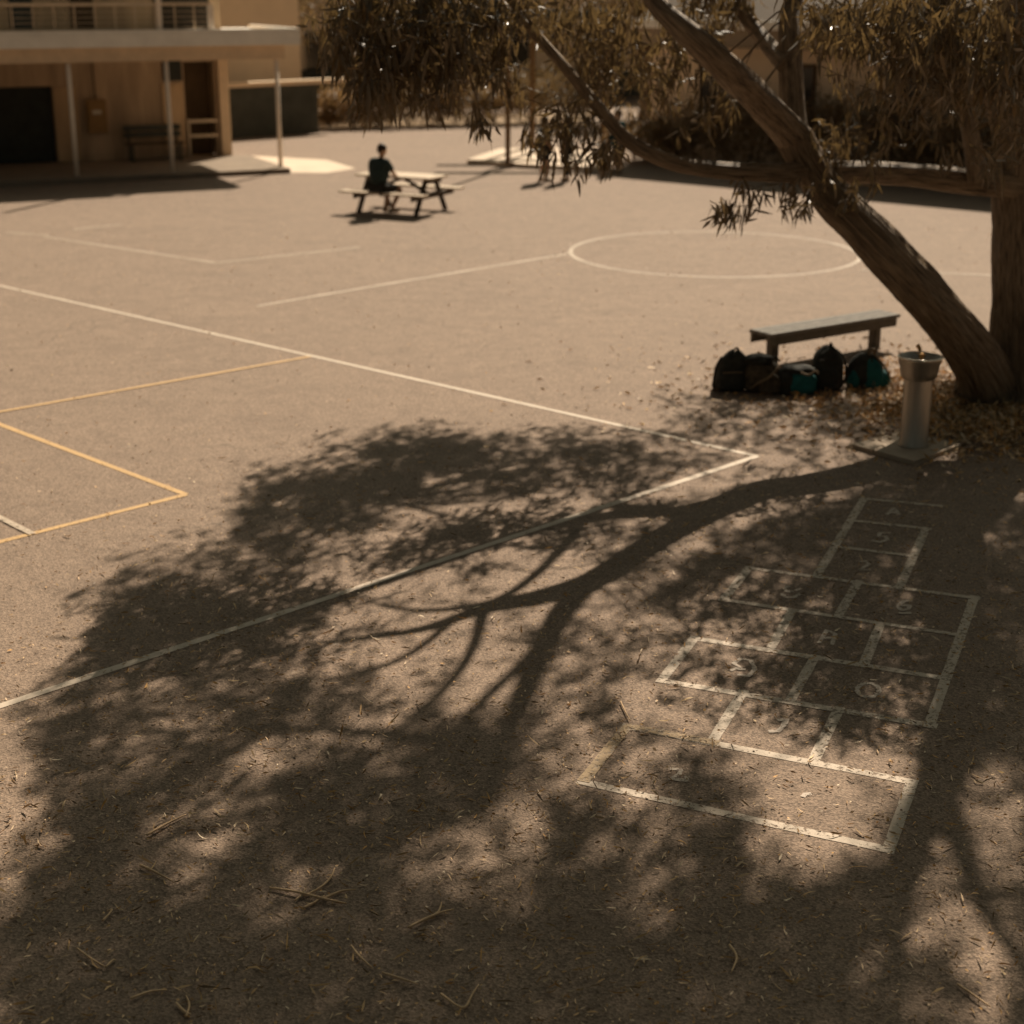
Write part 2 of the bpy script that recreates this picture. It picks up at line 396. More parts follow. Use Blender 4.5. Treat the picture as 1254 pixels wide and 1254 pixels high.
for k in range(30): bx(b,-10.6+k*.47,-10.57+k*.47,-.09,-.055,3.384,4.0)
b.build('balcony_railing',M['rail'],bld)
def on_bld(x,y,z): return P1+e*x-nn*y+Vector((0,0,z))
t=thing('meter_box','brown metal wall box with a white sticker under the verandah','wall box',on_bld(.95,3.39,1.25),rz)
b=MB(); bx(b,0,.5,-.17,-.005,-.42,.42); b.build('cabinet',M['box'],t)
b=MB(); bx(b,.03,.47,-.185,-.171,-.38,.38); b.build('cabinet_door',M['box'],t)
b=MB(); bx(b,.14,.36,-.192,-.186,.06,.16); b.build('sticker',M['sticker'],t)
b=MB(); b.tube([(.25,-.08,.42),(.25,-.06,.9),(.25,-.03,1.45)],[.02,.02,.02],8,2); b.build('conduit',M['brown_dark'],t,True)
t=thing('verandah_bench','dark timber bench with a backrest against the verandah wall','bench',on_bld(2.55,2.85,.12),rz)
b=MB(); 
for k in range(3): bx(b,-.75,.75,-.25+k*.15,-.12+k*.15,.42,.46)
b.build('seat',M['brown_dark'],t)
b=MB()
for k in range(2): bx(b,-.75,.75,.2,.24,.58+k*.17,.71+k*.17)
b.build('backrest',M['dark_panel'],t)
for x in (-.62,.62):
    for y in (-.2,.2):
        b=MB(); bx(b,x-.03,x+.03,y-.03,y+.03,0,.42 if y<0 else .9); b.build('leg',M['dark_panel'],t)
# pale concrete apron at the end of the verandah
ap=[G(274,199),G(300,190.5),G(400,196),G(436,206.5),G(400,212),G(352,211.5)]
V=[(p.x,p.y,.006) for p in ap]; tag(mesh_obj('concrete_path',V,[tuple(range(len(V)))[::-1]],M['pale_concrete']),kind='structure')

# dark boundary wall, house behind
A=G(262,171.5); B=G(391,162.5); u=(B-A).normalized(); r2=math.atan2(u.y,u.x); Ln=(B-A).length
t=thing('boundary_wall','low dark boundary wall with a pale coping behind the verandah','wall',A,r2)
b=MB(); bx(b,-4,Ln,0,.25,-.1,1.5); b.build('wall_face',M['dark_panel'],t)
b=MB(); bx(b,-4.05,Ln+1.2,-.06,.32,1.503,1.64); b.build('coping',M['tan_wall'],t)
t=thing('cream_house','pale cream rendered house with a sloping dark roof behind the boundary wall','house',A+Vector((0,0,0)),r2)
vv=Vector((-u.y,u.x,0))
def pxl(p): return 627+F*p.x/(p.y*ct-(p.z-H)*st)
W0=0.0
while pxl(A+u*W0+vv*2.2)<371 and W0<9: W0+=.02
b=MB(); bx(b,-6,W0,2.2,2.5,0,6.4); b.build('front_wall',M['tan_wall'],t)
V=[(W0+.004,2.2,0),(W0+.004,9.5,0),(W0+.004,9.5,3.2),(W0+.004,2.2,6.4),(W0-.25,2.2,0),(W0-.25,9.5,0),(W0-.25,9.5,3.2),(W0-.25,2.2,6.4)]
V=[(W0+.01+(v[1]-2.2)*.19 if v[0]>W0 else W0-.25+(v[1]-2.2)*.19,v[1] if v[1]>2.3 else 2.503,v[2]) for v in V]
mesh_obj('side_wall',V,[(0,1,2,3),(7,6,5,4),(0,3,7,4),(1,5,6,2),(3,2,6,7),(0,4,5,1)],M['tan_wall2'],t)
b=MB(); b.bar((W0+.5,2.0,6.75),(W0+1.9,10.2,3.25),1.0,.16); b.build('roof_edge',M['dark_panel'],t)
V=[(-6.2,1.9,6.5),(W0+.3,1.9,6.5),(W0+1.7,10,3.28),(-6.2,10,3.28)]
V=V+[(x,y,z+.12) for x,y,z in V]
mesh_obj('roof',V,[(0,1,2,3)[::-1],(4,5,6,7),(0,1,5,4),(1,2,6,5),(2,3,7,6),(3,0,4,7)],M['roof'],t)
b=MB(); b.box((W0+1.02,7.2,1.9),(.06,.9,1.2),rz=-.19); b.build('window',M['glass'],t)

# ------------------------------------------------------------------ right building
E0=G(716,212); E1=G(1254,262); E0=E0-Vector((SUN[0],SUN[1],0))*3.6; E1=E1-Vector((SUN[0],SUN[1],0))*3.6
u=(E1-E0).normalized(); r3=math.atan2(u.y,u.x); Ln=(E1-E0).length
t=thing('classroom_block','long low tan classroom block behind the hedge on the right','building',E0,r3)
b=MB(); bx(b,.3,Ln+14,.7,.95,-.1,3.1); bx(b,.3,.55,.96,10,-.1,3.1); b.build('wall',M['wall_right'],t)
b=MB(); bx(b,0,Ln+14.5,-.1,.72,2.95,3.098); b.build('soffit',M['weathered_dark'],t)
b=MB(); bx(b,0,Ln+14.5,-.16,-.103,2.98,3.55); b.build('fascia',M['fascia_tan'],t)
b=MB(); bx(b,0,Ln+14.5,-.3,-.163,3.40,3.62); b.build('gutter',M['fascia'],t)
V=[(-.1,-.12,3.56),(Ln+14.6,-.12,3.56),(Ln+14.6,5,4.9),(-.1,5,4.9),(Ln+14.6,10.2,3.56),(-.1,10.2,3.56)]
V=V+[(x,y,z-.08) for x,y,z in V]
mesh_obj('roof',V,[(0,1,2,3),(3,2,4,5),(9,8,7,6),(11,10,8,9),(0,6,7,1),(5,4,10,11)],M['roof'],t)
for x in (2.0,4.6,7.6):
    b=MB(); bx(b,x,x+.75,.64,.698,.95,2.5); w=b.build('window',M['glass'],t)
    b=MB()
    for xx in (x-.06,x+.751): bx(b,xx,xx+.06,.60,.72,.88,2.57)
    bx(b,x-.001,x+.75,.601,.72,2.501,2.57); bx(b,x-.001,x+.75,.601,.72,.88,.949)
    b.build('frame',M['brown_dark'],w)

# ------------------------------------------------------------------ leaves
def leaf_arrays(base,dirv,L,W,bend):
    n=len(base); d=dirv/np.linalg.norm(dirv,axis=1)[:,None]
    s=np.cross(d,rng.normal(size=(n,3))); s/=np.linalg.norm(s,axis=1)[:,None]+1e-9
    nb=np.cross(d,s); sgn=bend[:,None]
    def at(t): return base+d*(L*t)[:,None]+nb*(sgn*(t*(1-t)*1.1)[:,None]*L[:,None]) - nb*0
    o=np.ones(n); out=np.empty((n,6,3))
    out[:,0]=at(0*o); m1=at(.33*o); m2=at(.68*o); out[:,5]=at(o)
    hw=(W/2)[:,None]
    out[:,1]=m1+s*hw; out[:,2]=m1-s*hw; out[:,3]=m2+s*hw*.72; out[:,4]=m2-s*hw*.72
    return out
def leaves_obj(name,arr,mat,parent=None):
    n=len(arr); me=bpy.data.meshes.new(name)
    me.vertices.add(n*6); me.vertices.foreach_set('co',arr.reshape(-1).astype(np.float32))
    i=np.arange(n)[:,None]*6
    loops=np.concatenate([i+np.array([[0,2,1]]),i+np.array([[1,2,4,3]]),i+np.array([[3,4,5]])],axis=1).reshape(-1)
    me.loops.add(n*10); me.loops.foreach_set('vertex_index',loops.astype(np.int32))
    starts=(np.arange(n)[:,None]*10+np.array([[0,3,7]])).reshape(-1)
    me.polygons.add(n*3); me.polygons.foreach_set('loop_start',starts.astype(np.int32))
    me.update(calc_edges=True); me.validate()
    me.polygons.foreach_set('use_smooth',[True]*len(me.polygons))
    me.materials.append(mat); return link(bpy.data.objects.new(name,me),parent)

TREE=thing('gum_tree','large gum tree with a leaning forked trunk and long drooping leaves','tree',(5.6,17.95,0))
TO=np.array([5.6,17.95,0.0]); TV=Vector((5.6,17.95,0))
NODES=[]; LIT=[]
BAND=[(1255,565),(1100,573),(1000,585),(930,601),(880,620),(820,652),(770,683),(730,708),(690,733),(650,754)]
def shp(p):
    x=p.x+SUN[0]*p.z; y=p.y+SUN[1]*p.z; a=y*ct+H*st
    return 627+x/a*F, 627-((y*st-H*ct)/a)*F
def PB(px,py,d0=16.0,d1=18.4,line=BAND):
    """point on this sight line whose shadow lies on the wanted curve"""
    best=None
    for k in range(241):
        p=P(px,py,d0+(d1-d0)*k/240); q=shp(p); m=1e9
        for (ax,ay),(bx_,by_) in zip(line,line[1:]):
            t=((q[0]-ax)*(bx_-ax)+(q[1]-ay)*(by_-ay))/((bx_-ax)**2+(by_-ay)**2); t=min(1,max(0,t))
            m=min(m,math.hypot(q[0]-ax-t*(bx_-ax),q[1]-ay-t*(by_-ay)))
        if best is None or m<best[0]: best=(m,p)
    return best[1]
def limb(name,pts,radii,seg=12,wob=.07,sub=6,seed=0,clear=False,ridge=0):
    mb=MB(); mb.tube([p-TV for p in pts],radii,seg,sub,wob,True,seed,ridge)
    if clear: LIT.extend(pts[i].lerp(pts[i+1],k/3) for i in range(len(pts)-1) for k in range(3))
    for i in range(len(pts)-1):
        for k in range(3): NODES.append((pts[i].lerp(pts[i+1],k/3),radii[i]))
    return mb.build(name,M['bark'],TREE,True)
# the two trunks share one root
base=Vector((5.44,17.92,-.1))
fork=PB(1005,226,16.4,17.6); fork2=PB(972,168)
limb('trunk',[base,Vector((5.40,17.88,.12)),P(1203,455,17.6),P(1168,402,17.2),P(1112,338,16.85),P(1052,275,16.9),fork,fork2],[.48,.385,.30,.262,.245,.222,.205,.192],64,.035,16,1,False,.035)
ub=Vector((5.98,18.0,-.1))
limb('trunk',[ub,ub+Vector((0,0,.25)),P(1260,420,18.0),P(1259,300,18.0),P(1259,200,18.0),P(1253,90,17.9),P(1247,-20,17.8),SH(1178,840,5.8),SH(1150,950,6.8),SH(1108,1060,7.8),SH(1092,1180,8.8)],[.66,.54,.44,.41,.38,.34,.28,.20,.16,.12,.05],64,.035,14,2,False,.04)
limb('branch',[P(1270,232,18.0),P(1240,226,17.8),PB(1190,222,17,18.2),PB(1100,213,16.6,18),PB(1010,211,16.4,17.6),P(930,211,16.7),P(850,205,16.6),P(800,190,16.5),P(762,166,16.4),P(722,118,16.3),P(690,80,16.2),P(655,40,16.1),P(632,8,16.0),P(612,-25,15.9)],
     [.17,.15,.145,.13,.12,.10,.085,.08,.075,.06,.055,.05,.045,.04],24,.05,10,3,True,.012)
limb('branch',[fork2,PB(925,118),PB(880,75),PB(836,35),PB(803,2),SH(560,757,4.65),SH(510,772,4.95),SH(440,782,5.3),SH(373,789,5.6),SH(300,800,5.8)],[.185,.162,.138,.118,.095,.07,.05,.036,.024,.012],28,.05,9,4,True,.016)
limb('branch',[fork2,PB(971,140),PB(968,78),PB(966,30),PB(970,-8),SH(742,701,5.1),SH(694,742,5.6),SH(668,785,6.0),SH(648,830,6.4),SH(628,880,6.8),SH(606,930,7.2),SH(590,990,7.7)],[.16,.14,.125,.115,.11,.11,.105,.10,.09,.08,.06,.04],24,.05,9,5,True,.014)
UP=[(880,620),(830,628),(790,622),(750,618)]
limb('branch',[PB(962,80),PB(934,47,16,18.4,UP),PB(908,7,16,18.4,UP),SH(755,618,4.75),SH(722,628,4.85),SH(695,662,4.95),SH(660,700,5.0),SH(612,733,5.1),SH(560,745,5.15),SH(505,747,5.2),SH(461,739,5.25),SH(435,726,5.3)],[.095,.09,.08,.065,.06,.055,.05,.045,.04,.032,.025,.012],14,.06,6,6,True,.006)
limb('branch',[P(1198,222,17.6),P(1192,185,17.6),P(1184,140,17.6),P(1172,80,17.5),P(1160,-10,17.4),SH(1010,700,5.5),SH(960,760,6.5)],[.12,.105,.095,.085,.075,.06,.03],12,.08,5,7)
limb('branch',[P(1255,180,17.95),P(1228,140,17.8),P(1206,95,17.6),P(1185,40,17.3),P(1150,-20,17),SH(1030,860,6.4),SH(1010,900,6.9)],[.17,.15,.13,.11,.09,.045,.008],12,.08,5,8)
# limbs above the picture whose shadows fan over the court
limb('branch',[SH(592,745,4.45),SH(580,790,5.0),SH(555,831,5.5),SH(505,883,6.1),SH(455,930,6.5)],[.055,.045,.04,.03,.012],8,.06,5,10)
limb('branch',[SH(555,758,4.68),SH(515,792,5.3),SH(470,815,5.8),SH(390,835,6.1)],[.045,.035,.03,.012],8,.06,5,9)
limb('branch',[SH(668,785,6.0),SH(600,850,6.4),SH(545,905,6.8),SH(500,950,7.1)],[.05,.04,.035,.015],8,.06,5,11)
limb('branch',[SH(710,642,4.88),SH(640,644,5.2),SH(590,638,5.25),SH(545,632,5.3)],[.025,.022,.02,.014],6,.06,4,12)
limb('branch',[SH(688,672,4.96),SH(620,668,5.1),SH(565,658,5.2),SH(520,662,5.25),SH(440,668,5.4),SH(350,690,5.6)],[.03,.026,.022,.02,.018,.01],6,.06,4,13)
limb('branch',[SH(590,990,7.7),SH(500,1020,7.9),SH(380,1040,8.0),SH(250,1060,8.0)],[.05,.045,.035,.02],8,.08,4,14)
limb('branch',[SH(625,905,6.9),SH(480,900,7.0),SH(330,890,7.0),SH(180,900,7.0)],[.05,.045,.03,.015],8,.08,4,15)
limb('branch',[SH(545,632,5.3),SH(470,610,5.4),SH(380,590,5.5),SH(310,590,5.6)],[.03,.025,.02,.012],8,.08,4,16)
limb('branch',[SH(1150,950,6.8),SH(1175,1030,7.6),SH(1215,1130,8.2),SH(1290,1230,8.6)],[.10,.08,.05,.03],10,.08,5,17)
limb('branch',[SH(1108,1060,7.8),SH(950,1110,8.2),SH(800,1150,8.5),SH(640,1190,8.6)],[.08,.06,.045,.02],8,.08,4,18)
limb('branch',[Vector((5.5,17.6,5.8)),SH(1210,800,6.2),SH(1260,860,7.0),SH(1300,960,7.6)],[.13,.10,.08,.03],10,.08,4,19)

# shade densities read off the court, every 50 px (x 0..1300, y 450..1300); 0 sun, 9 full shade
SHADE={
450:'000000000000000000000357899',
500:'000000000000000036667767889',
550:'000000024788768765445678889',
600:'000002688887776654576787668',
650:'000013777631111599988886699',
700:'002677775100013999767777799',
750:'006877656637775675457878899',
800:'037888777444265665477883899',
850:'058657786433275532378863999',
900:'077567766667755645124669889',
950:'277775567788855666411137659',
1000:'268876778887657767521178559',
1050:'478766778864566778842275559',
1100:'688877756866788767888885669',
1150:'888888868888688867888764459',
1200:'888888888888888888888688449',
1250:'999989989989988998988877559',
1300:'999999999999999999999888679'}
SG=np.array([[int(c) for c in SHADE[y]] for y in sorted(SHADE)],float)
def shade(px,py):
    fx=np.clip(px/50,0,25.999); fy=np.clip((py-450)/50,0,len(SG)-1.001)
    i=fx.astype(int); j=fy.astype(int); a=fx-i; b_=fy-j
    return (SG[j,i]*(1-a)*(1-b_)+SG[j,i+1]*a*(1-b_)+SG[j+1,i]*(1-a)*b_+SG[j+1,i+1]*a*b_)/9
def spray(centres,nl,tw,Lr,Wr,spread=.55):
    """nl leaves hanging along a drooping twig at each centre"""
    n=len(centres); td=rng.normal(size=(n,3))*.8+np.array([0,0,-.55]); td/=np.linalg.norm(td,axis=1)[:,None]
    s=rng.uniform(-.5,.5,(n,nl,1))
    basep=centres[:,None]+td[:,None]*s*tw+rng.normal(size=(n,nl,3))*.035
    dv=np.array([0,0,-1.0])+rng.normal(size=(n,nl,3))*spread+td[:,None]*.4
    iso=rng.random((n,nl,1))<.15; dv=np.where(iso,rng.normal(size=(n,nl,3))*np.array([1,1,.35]),dv)
    m=n*nl; L_=rng.uniform(*Lr,m); W_=rng.uniform(*Wr,m); bd=rng.normal(0,.22,m)
    return leaf_arrays(basep.reshape(-1,3),dv.reshape(-1,3),L_,W_,bd),centres-td*tw*.5,centres+td*tw*.5
# the fringe seen in the picture: (px,py,rx,ry,count,dmin,dmax)
FR=[(662,172,10,22,3,15.8,16.4),(700,185,14,18,3,15.8,16.4),(895,6,40,12,18,17.9,18.8),(756,180,8,14,4,16,16.6),(440,25,34,30,50,14.6,16),(500,35,50,38,84,14.6,16),(560,35,50,35,80,14.8,16.2),(620,15,40,26,30,15,16.4),(470,85,40,26,45,14.6,15.6),(425,72,16,26,13,14.6,15.3),
 (540,82,40,22,27,14.8,16),(600,85,26,20,8,15,16),(585,138,8,14,4,15,15.5),(450,118,14,10,5,14.7,15.2),(505,112,30,10,6,14.7,15.2),
 (690,25,40,28,26,16.5,17.6),(760,30,45,40,40,16.6,17.8),(740,85,40,28,16,16.8,17.8),(800,75,40,35,27,17.0,18),(860,25,40,25,21,17,18),
 (690,150,26,22,11,15.9,16.6),(655,150,10,20,3,15.9,16.3),(745,190,10,16,4,16,16.4),(720,160,25,25,7,16,16.6),
 (885,250,16,18,5,16.1,16.6),(935,235,25,10,6,16.2,16.7),(982,248,10,16,3,16.2,16.7),(905,272,6,12,2,16.1,16.4),(1050,235,14,14,3,16.4,17),
 (850,125,45,30,16,17.6,18.6),(1020,22,24,22,19,14.5,16.5),(1060,30,50,32,54,14,16.4),(1120,40,50,40,68,13.6,16),(1180,40,45,45,68,13.6,16),(1230,40,35,50,65,13.6,16),
 (1090,88,40,20,17,14,15.6),(1150,100,35,22,19,13.8,15.6),(1200,110,30,34,19,13.8,15.6),(1240,140,18,40,17,13.8,15.8),
 (1025,150,26,38,9,17.2,18),(995,190,22,26,6,16.6,17.6),(1050,190,34,22,9,16.4,17.4),(1100,175,30,26,7,16.4,17.4),(1150,170,25,26,5,16.5,17.4),(1225,190,14,20,3,16.5,17.4)]
CF=[]
for (cx,cy,rx,ry,nq,d0,d1) in FR:
    for _ in range(nq):
        CF.append(P(cx+random.gauss(0,1)*rx*.72,cy-(3 if cx<700 else 4)+random.gauss(0,1)*ry*.7,random.uniform(d0,d1)))
CF=np.array([tuple(p) for p in CF])
# shade the fringe and the visible limbs already give
CELL=.2; HX=np.arange(-9,10,CELL); HY=np.arange(4,24,CELL)
def hist(pts):
    gx_=pts[:,0]+SUN[0]*pts[:,2]; gy_=pts[:,1]+SUN[1]*pts[:,2]
    h,_,_=np.histogram2d(gx_,gy_,[HX,HY]); k=np.array([.5,1,1,1,.5])/4
    for ax_ in (0,1): h=np.apply_along_axis(lambda m:np.convolve(m,k,'same'),ax_,h)
    return h
HF=hist(CF)/CELL**2
NP=np.array([tuple(n) for n in LIT if n.z<5.6])
HN=hist(NP)>.04
# high crown: candidates spread evenly over the ground that lies in its shade
LA=0.145*0.030*.62; NLF=14
cand=170000
gx=rng.uniform(-7.5,7.5,cand); gy=rng.uniform(5.6,18.5,cand)
ax=gy*ct+H*st; px=627+gx/ax*F; py=627-((gy*st-H*ct)/ax)*F
sh=np.where((px>-150)&(px<1420)&(py>440)&(py<1420),shade(px,py),0)
sh=np.where(px<0,sh*np.clip(1+px/140,0,1),sh)
sh=np.clip((sh-.5)*1.45+.485,0,1)
tau=-np.log(1-np.clip(sh,0,.965))
tau=np.where(sh<.08,0,tau)
tau*=np.clip(.5+.9*sh,0,1.5)
area=15*12.9; persp=cand/area
want=tau/(NLF*LA*.70)/persp
ix=np.clip(((gx+9)/CELL).astype(int),0,HF.shape[0]-1); iy=np.clip(((gy-4)/CELL).astype(int),0,HF.shape[1]-1)
want=want-HF[ix,iy]*1.0/persp
want=np.where(HN[ix,iy],want*.3,want)
keep=rng.random(cand)<want
gx,gy,py_=gx[keep],gy[keep],py[keep]
near=np.clip((py_-520)/700+np.clip((px[keep]-720)/450,0,1)*.38,0,1.05)
zz=4.95+near*2.9+rng.uniform(0,1,len(gx))**1.5*(1.0+near*1.4)
C=np.stack([gx-SUN[0]*zz,gy-SUN[1]*zz,zz],1)
print('crown sprays',len(C))
LV=[];TW=[]
a,t0,t1=spray(C,NLF,.36,(.10,.20),(.022,.038)); LV.append(a)
a,f0,f1=spray(CF,11,.32,(.13,.26),(.020,.038),.36); LV.append(a)
crown=leaves_obj('crown',np.concatenate(LV)-TO,M['leaf'],TREE)
# twigs: short stalk for each fringe spray, and a branchlet from the nearest limb to some of the high sprays
mb=MB()
for p,q in zip(f0,f1): mb.tube([p-TO,(p+q)/2-TO,q-TO],[.006,.005,.003],3,1,0,False)
ND=np.array([tuple(n[0]) for n in NODES])
for k in rng.choice(len(C),520,replace=False):
    c=C[k]; d=np.linalg.norm(ND-c,axis=1); j=int(d.argmin())
    if .3<d[j]<3.2:
        p=ND[j]; mid=(p+c)/2+np.array([0,0,.12*d[j]])+rng.normal(size=3)*.06
        mb.tube([p-TO,mid-TO,c-TO],[.018,.012,.005],4,3,0,False)
for k in rng.choice(len(CF),50,replace=False):
    c=CF[k]; d=np.linalg.norm(ND-c,axis=1); j=int(d.argmin())
    if .2<d[j]<1.6:
        p=ND[j]; mid=(p+c)/2+np.array([0,0,.28*d[j]])+rng.normal(size=3)*.09*d[j]
        mb.tube([p-TO,mid-TO,c-TO],[.012,.009,.004],4,3,0,False)
tag(mb.build('twigs',M['bark'],TREE,True),kind='stuff')

# ------------------------------------------------------------------ hedge, shrubs, far trees
def blob(c,rad,n,Lr,Wr,clumps=16,spread=1.0,flat=0):
    cc=rng.normal(size=(clumps,3)); cc/=np.linalg.norm(cc,axis=1)[:,None]; cc*=rng.uniform(.35,.95,(clumps,1))
    k=rng.integers(0,clumps,n); p=cc[k]+rng.normal(size=(n,3))*.20
    p=p*np.array(rad)+np.array(c); p[:,2]=np.maximum(p[:,2],.03)
    dv=rng.normal(size=(n,3))*spread+np.array([0,0,.25])
    return leaf_arrays(p,dv,rng.uniform(*Lr,n),rng.uniform(*Wr,n),rng.normal(0,.2,n))
hd=thing('hedge','tall dark leafy hedge along the wall of the classroom block','hedge',E0+u*8)
hv=np.array(tuple(hd.location)); A_=[]; stem=MB()
nrm=Vector((u.y,-u.x,0))                      # towards the court
for k in range(17):
    s_=.7+k*.95; q=E0+u*s_+nrm*random.uniform(.3,.8); h=random.uniform(.85,1.15)*(1.0 if k>2 else .7)
    A_.append(blob((q.x,q.y,h*1.0),(.85,.75,h),1500,(.08,.18),(.03,.055),18))
    for _ in range(3):
        j=Vector((random.uniform(-.3,.3),random.uniform(-.2,.2),0))
        stem=MB(); stem.tube([q+j*.4-Vector(hv),q+j+Vector((0,0,h*.8))-Vector(hv),q+j*1.8+Vector((0,0,h*1.6))-Vector(hv)],[.03,.022,.01],5,2,0,False); stem.build('stem',M['bark'],hd)
leaves_obj('foliage',np.concatenate(A_)-hv,M['hedge'],hd)

SHR=[(404,157,.75,.75,'dry_shrub','small sunlit dry tan shrub at the end of the boundary wall'),
 (432,156,1.0,.85,'dry_shrub','low pale tan shrub in the bed beside the boundary wall'),
 (462,155,.9,1.0,'dark_shrub','dark rounded shrub between pale dry ones in the far bed'),
 (500,154,1.2,1.1,'dark_shrub','wide dark shrub under the tips of the gum leaves'),
 (540,153,.9,.9,'dry_shrub','tan shrub in the middle of the far garden bed'),
 (572,152,1.1,1.05,'dark_shrub','dark brown shrub left of the tall pole'),
 (606,151,.9,.8,'dry_shrub','dry tan shrub just behind the tall pole'),
 (648,150,1.2,1.1,'dark_shrub','dark shrub right of the tall pole behind the standing people'),
 (700,152,1.2,1.2,'dark_shrub','bushy dark shrub next to the end of the classroom block')]
for (sx,sy,r_,h,mk,lab) in SHR:
    q=G(sx,sy); t=thing('shrub',lab,'shrub',q,0,'shrubs in the far garden bed')
    leaves_obj('foliage',blob((0,0,h*.8),(r_,r_*.8,h*.85),2600,(.07,.17),(.025,.055),26),M[mk],t)
    for _ in range(5):
        mb=MB(); j=Vector((random.uniform(-.4,.4)*r_,random.uniform(-.4,.4)*r_,h*random.uniform(.8,1.2)))
        mb.tube([(0,0,0),j*.5,j],[.03,.02,.008],5,2,0,False); mb.build('stem',M['bark'],t)
# garden bed soil under the shrubs
bedp=[G(392,161),G(470,157.5),G(560,156),G(640,154),G(720,155),G(725,138),G(392,143)]
tag(mesh_obj('garden_bed',[(p.x,p.y,.008) for p in bedp],[tuple(range(7))],simple('bed_soil',(.26,.18,.105),.9,.35,3,bmp=.6)),kind='structure')
# far building and trees
t=thing('distant_hall','wide pale hall far behind the shrubs','building',(-14,70,0))
b=MB(); bx(b,0,36,0,.4,-.1,5.2); b.build('wall',M['tan_wall'],t)
b=MB(); bx(b,-.5,36.5,-.7,8,5.2,5.6); b.build('roof',M['roof'],t)
for k in range(9):
    x=1.5+k*3.9; b=MB(); bx(b,x,x+1.5,-.06,-.003,1.0,2.6); b.build('window',M['glass'],t)
b=MB(); bx(b,0,36,-.9,-.7,0,1.1); b.build('plinth_wall',M['dark_panel'],t)
FT=[(-9.4,60,6.5,'dark tree between the cream house and the distant hall'),(-4.6,62,6.0,'bushy dark tree behind the far garden bed in front of the hall'),(4.6,58,6.2,'dark spreading tree behind the end of the classroom block'),
 (7.5,55,8.0,'tall brown tree rising behind the roof of the classroom block'),(13,50,8.5,'broad tree behind the far right part of the classroom roof'),(18,47,8.5,'tree at the right edge behind the classroom roof')]
for (x,y,h,lab) in FT:
    t=thing('background_tree',lab,'tree',(x,y,0))
    mb=MB(); mb.tube([(0,0,-.1),(.1,0,h*.35),(-.1,.1,h*.75)],[.22,.16,.06],10,4,.08)
    for k in range(6):
        a=k*1.05; mb.tube([(.05,0,h*.35),(cos(a)*.8,sin(a)*.8,h*.55),(cos(a)*1.7,sin(a)*1.6,h*.72)],[.09,.06,.02],6,3,.05)
    mb.build('trunk',M['bark'],t,True)
    leaves_obj('crown',blob((0,0,h*.66),(2.6,2.2,h*.36),6500,(.12,.26),(.05,.09),46),M['dark_shrub'],t)

# ------------------------------------------------------------------ pad, pole, shelter
pad=[G(572,200.5),G(640,206),G(748,211),G(752,196),G(690,186),G(612,186.5)]
n_=len(pad); V=[(p.x,p.y,.11) for p in pad]+[(p.x,p.y,-.05) for p in pad]
Fc=[tuple(range(n_))]+[(i,n_+i,n_+(i+1)%n_,(i+1)%n_) for i in range(n_)]
tag(mesh_obj('concrete_pavement',V,Fc,M['pale_concrete']),kind='structure')
q=G(622,200,.11)
t=thing('tall_pole','tall slender brown metal pole on the pale concrete pad','pole',q)
mb=MB(); mb.tube([(0,0,0),(0,0,2.5),(0,0,5.6)],[.07,.065,.06],14,2); mb.build('shaft',M['pole'],t,True)
mb=MB(); mb.lathe([(.0,.05),(.15,.05),(.16,.04),(.16,0)],20); mb.build('base_plate',M['pole'],t)
mb=MB(); mb.lathe([(.0,5.68),(.05,5.66),(.075,5.6),(.075,5.56)],14); mb.build('cap',M['pole'],t)
sq=G(652,187,.11)
t=thing('shade_shelter','open shelter frame with posts and dark crossbeams behind the tall pole','shelter',sq)
for x,y in ((0,0),(2.0,0),(0,1.8),(2.0,1.8)):
    mb=MB(); bx(mb,x-.07,x+.07,y-.07,y+.07,-.05,3.5); mb.build('post',M['pole'] if y==0 else M['brown_dark'],t)
mb=MB(); bx(mb,-1.2,2.5,-.12,.12,3.5,3.72); bx(mb,-1.2,2.5,1.68,1.92,3.5,3.72); mb.build('beam',M['dark_panel'],t)
mb=MB(); bx(mb,-.14,.10,-.2,-.125,3.5,3.75); mb.build('sign_box',M['teal_cloth'],t)

# ------------------------------------------------------------------ people
dg=None
def skinned(name,verts,edges,radii,mat,parent,extra=None,sub=1):
    me=bpy.data.meshes.new(name+'_cage'); me.from_pydata([tuple(v) for v in verts],edges,[])
    o=bpy.data.objects.new(name+'_cage',me); COL.objects.link(o)
    md=o.modifiers.new('s','SKIN'); md.use_smooth_shade=True
    for i,r in enumerate(radii):
        sv=me.skin_vertices[0].data[i]; sv.radius=(r if isinstance(r,tuple) else (r,r)); sv.use_root=(i==0); sv.use_loose=False
    m2=o.modifiers.new('d','SUBSURF'); m2.levels=sub; m2.render_levels=sub
    bpy.context.view_layer.update()
    ev=o.evaluated_get(bpy.context.evaluated_depsgraph_get()); nm=bpy.data.meshes.new_from_object(ev)
    V=[v.co.copy() for v in nm.vertices]; Fc=[tuple(p.vertices) for p in nm.polygons]
    bpy.data.objects.remove(o); bpy.data.meshes.remove(me); bpy.data.meshes.remove(nm)
    if extra:
        for ev_,ef in extra:
            k=len(V); V+=ev_; Fc+=[tuple(i+k for i in f) for f in ef]
    return mesh_obj(name,V,Fc,mat,parent,True)
def raw(verts,edges,radii):
    o=skinned('tmp',verts,edges,radii,M['skin'],None); V=[v.co.copy() for v in o.data.vertices]; Fc=[tuple(p.vertices) for p in o.data.polygons]
    me=o.data; bpy.data.objects.remove(o); bpy.data.meshes.remove(me); return V,Fc
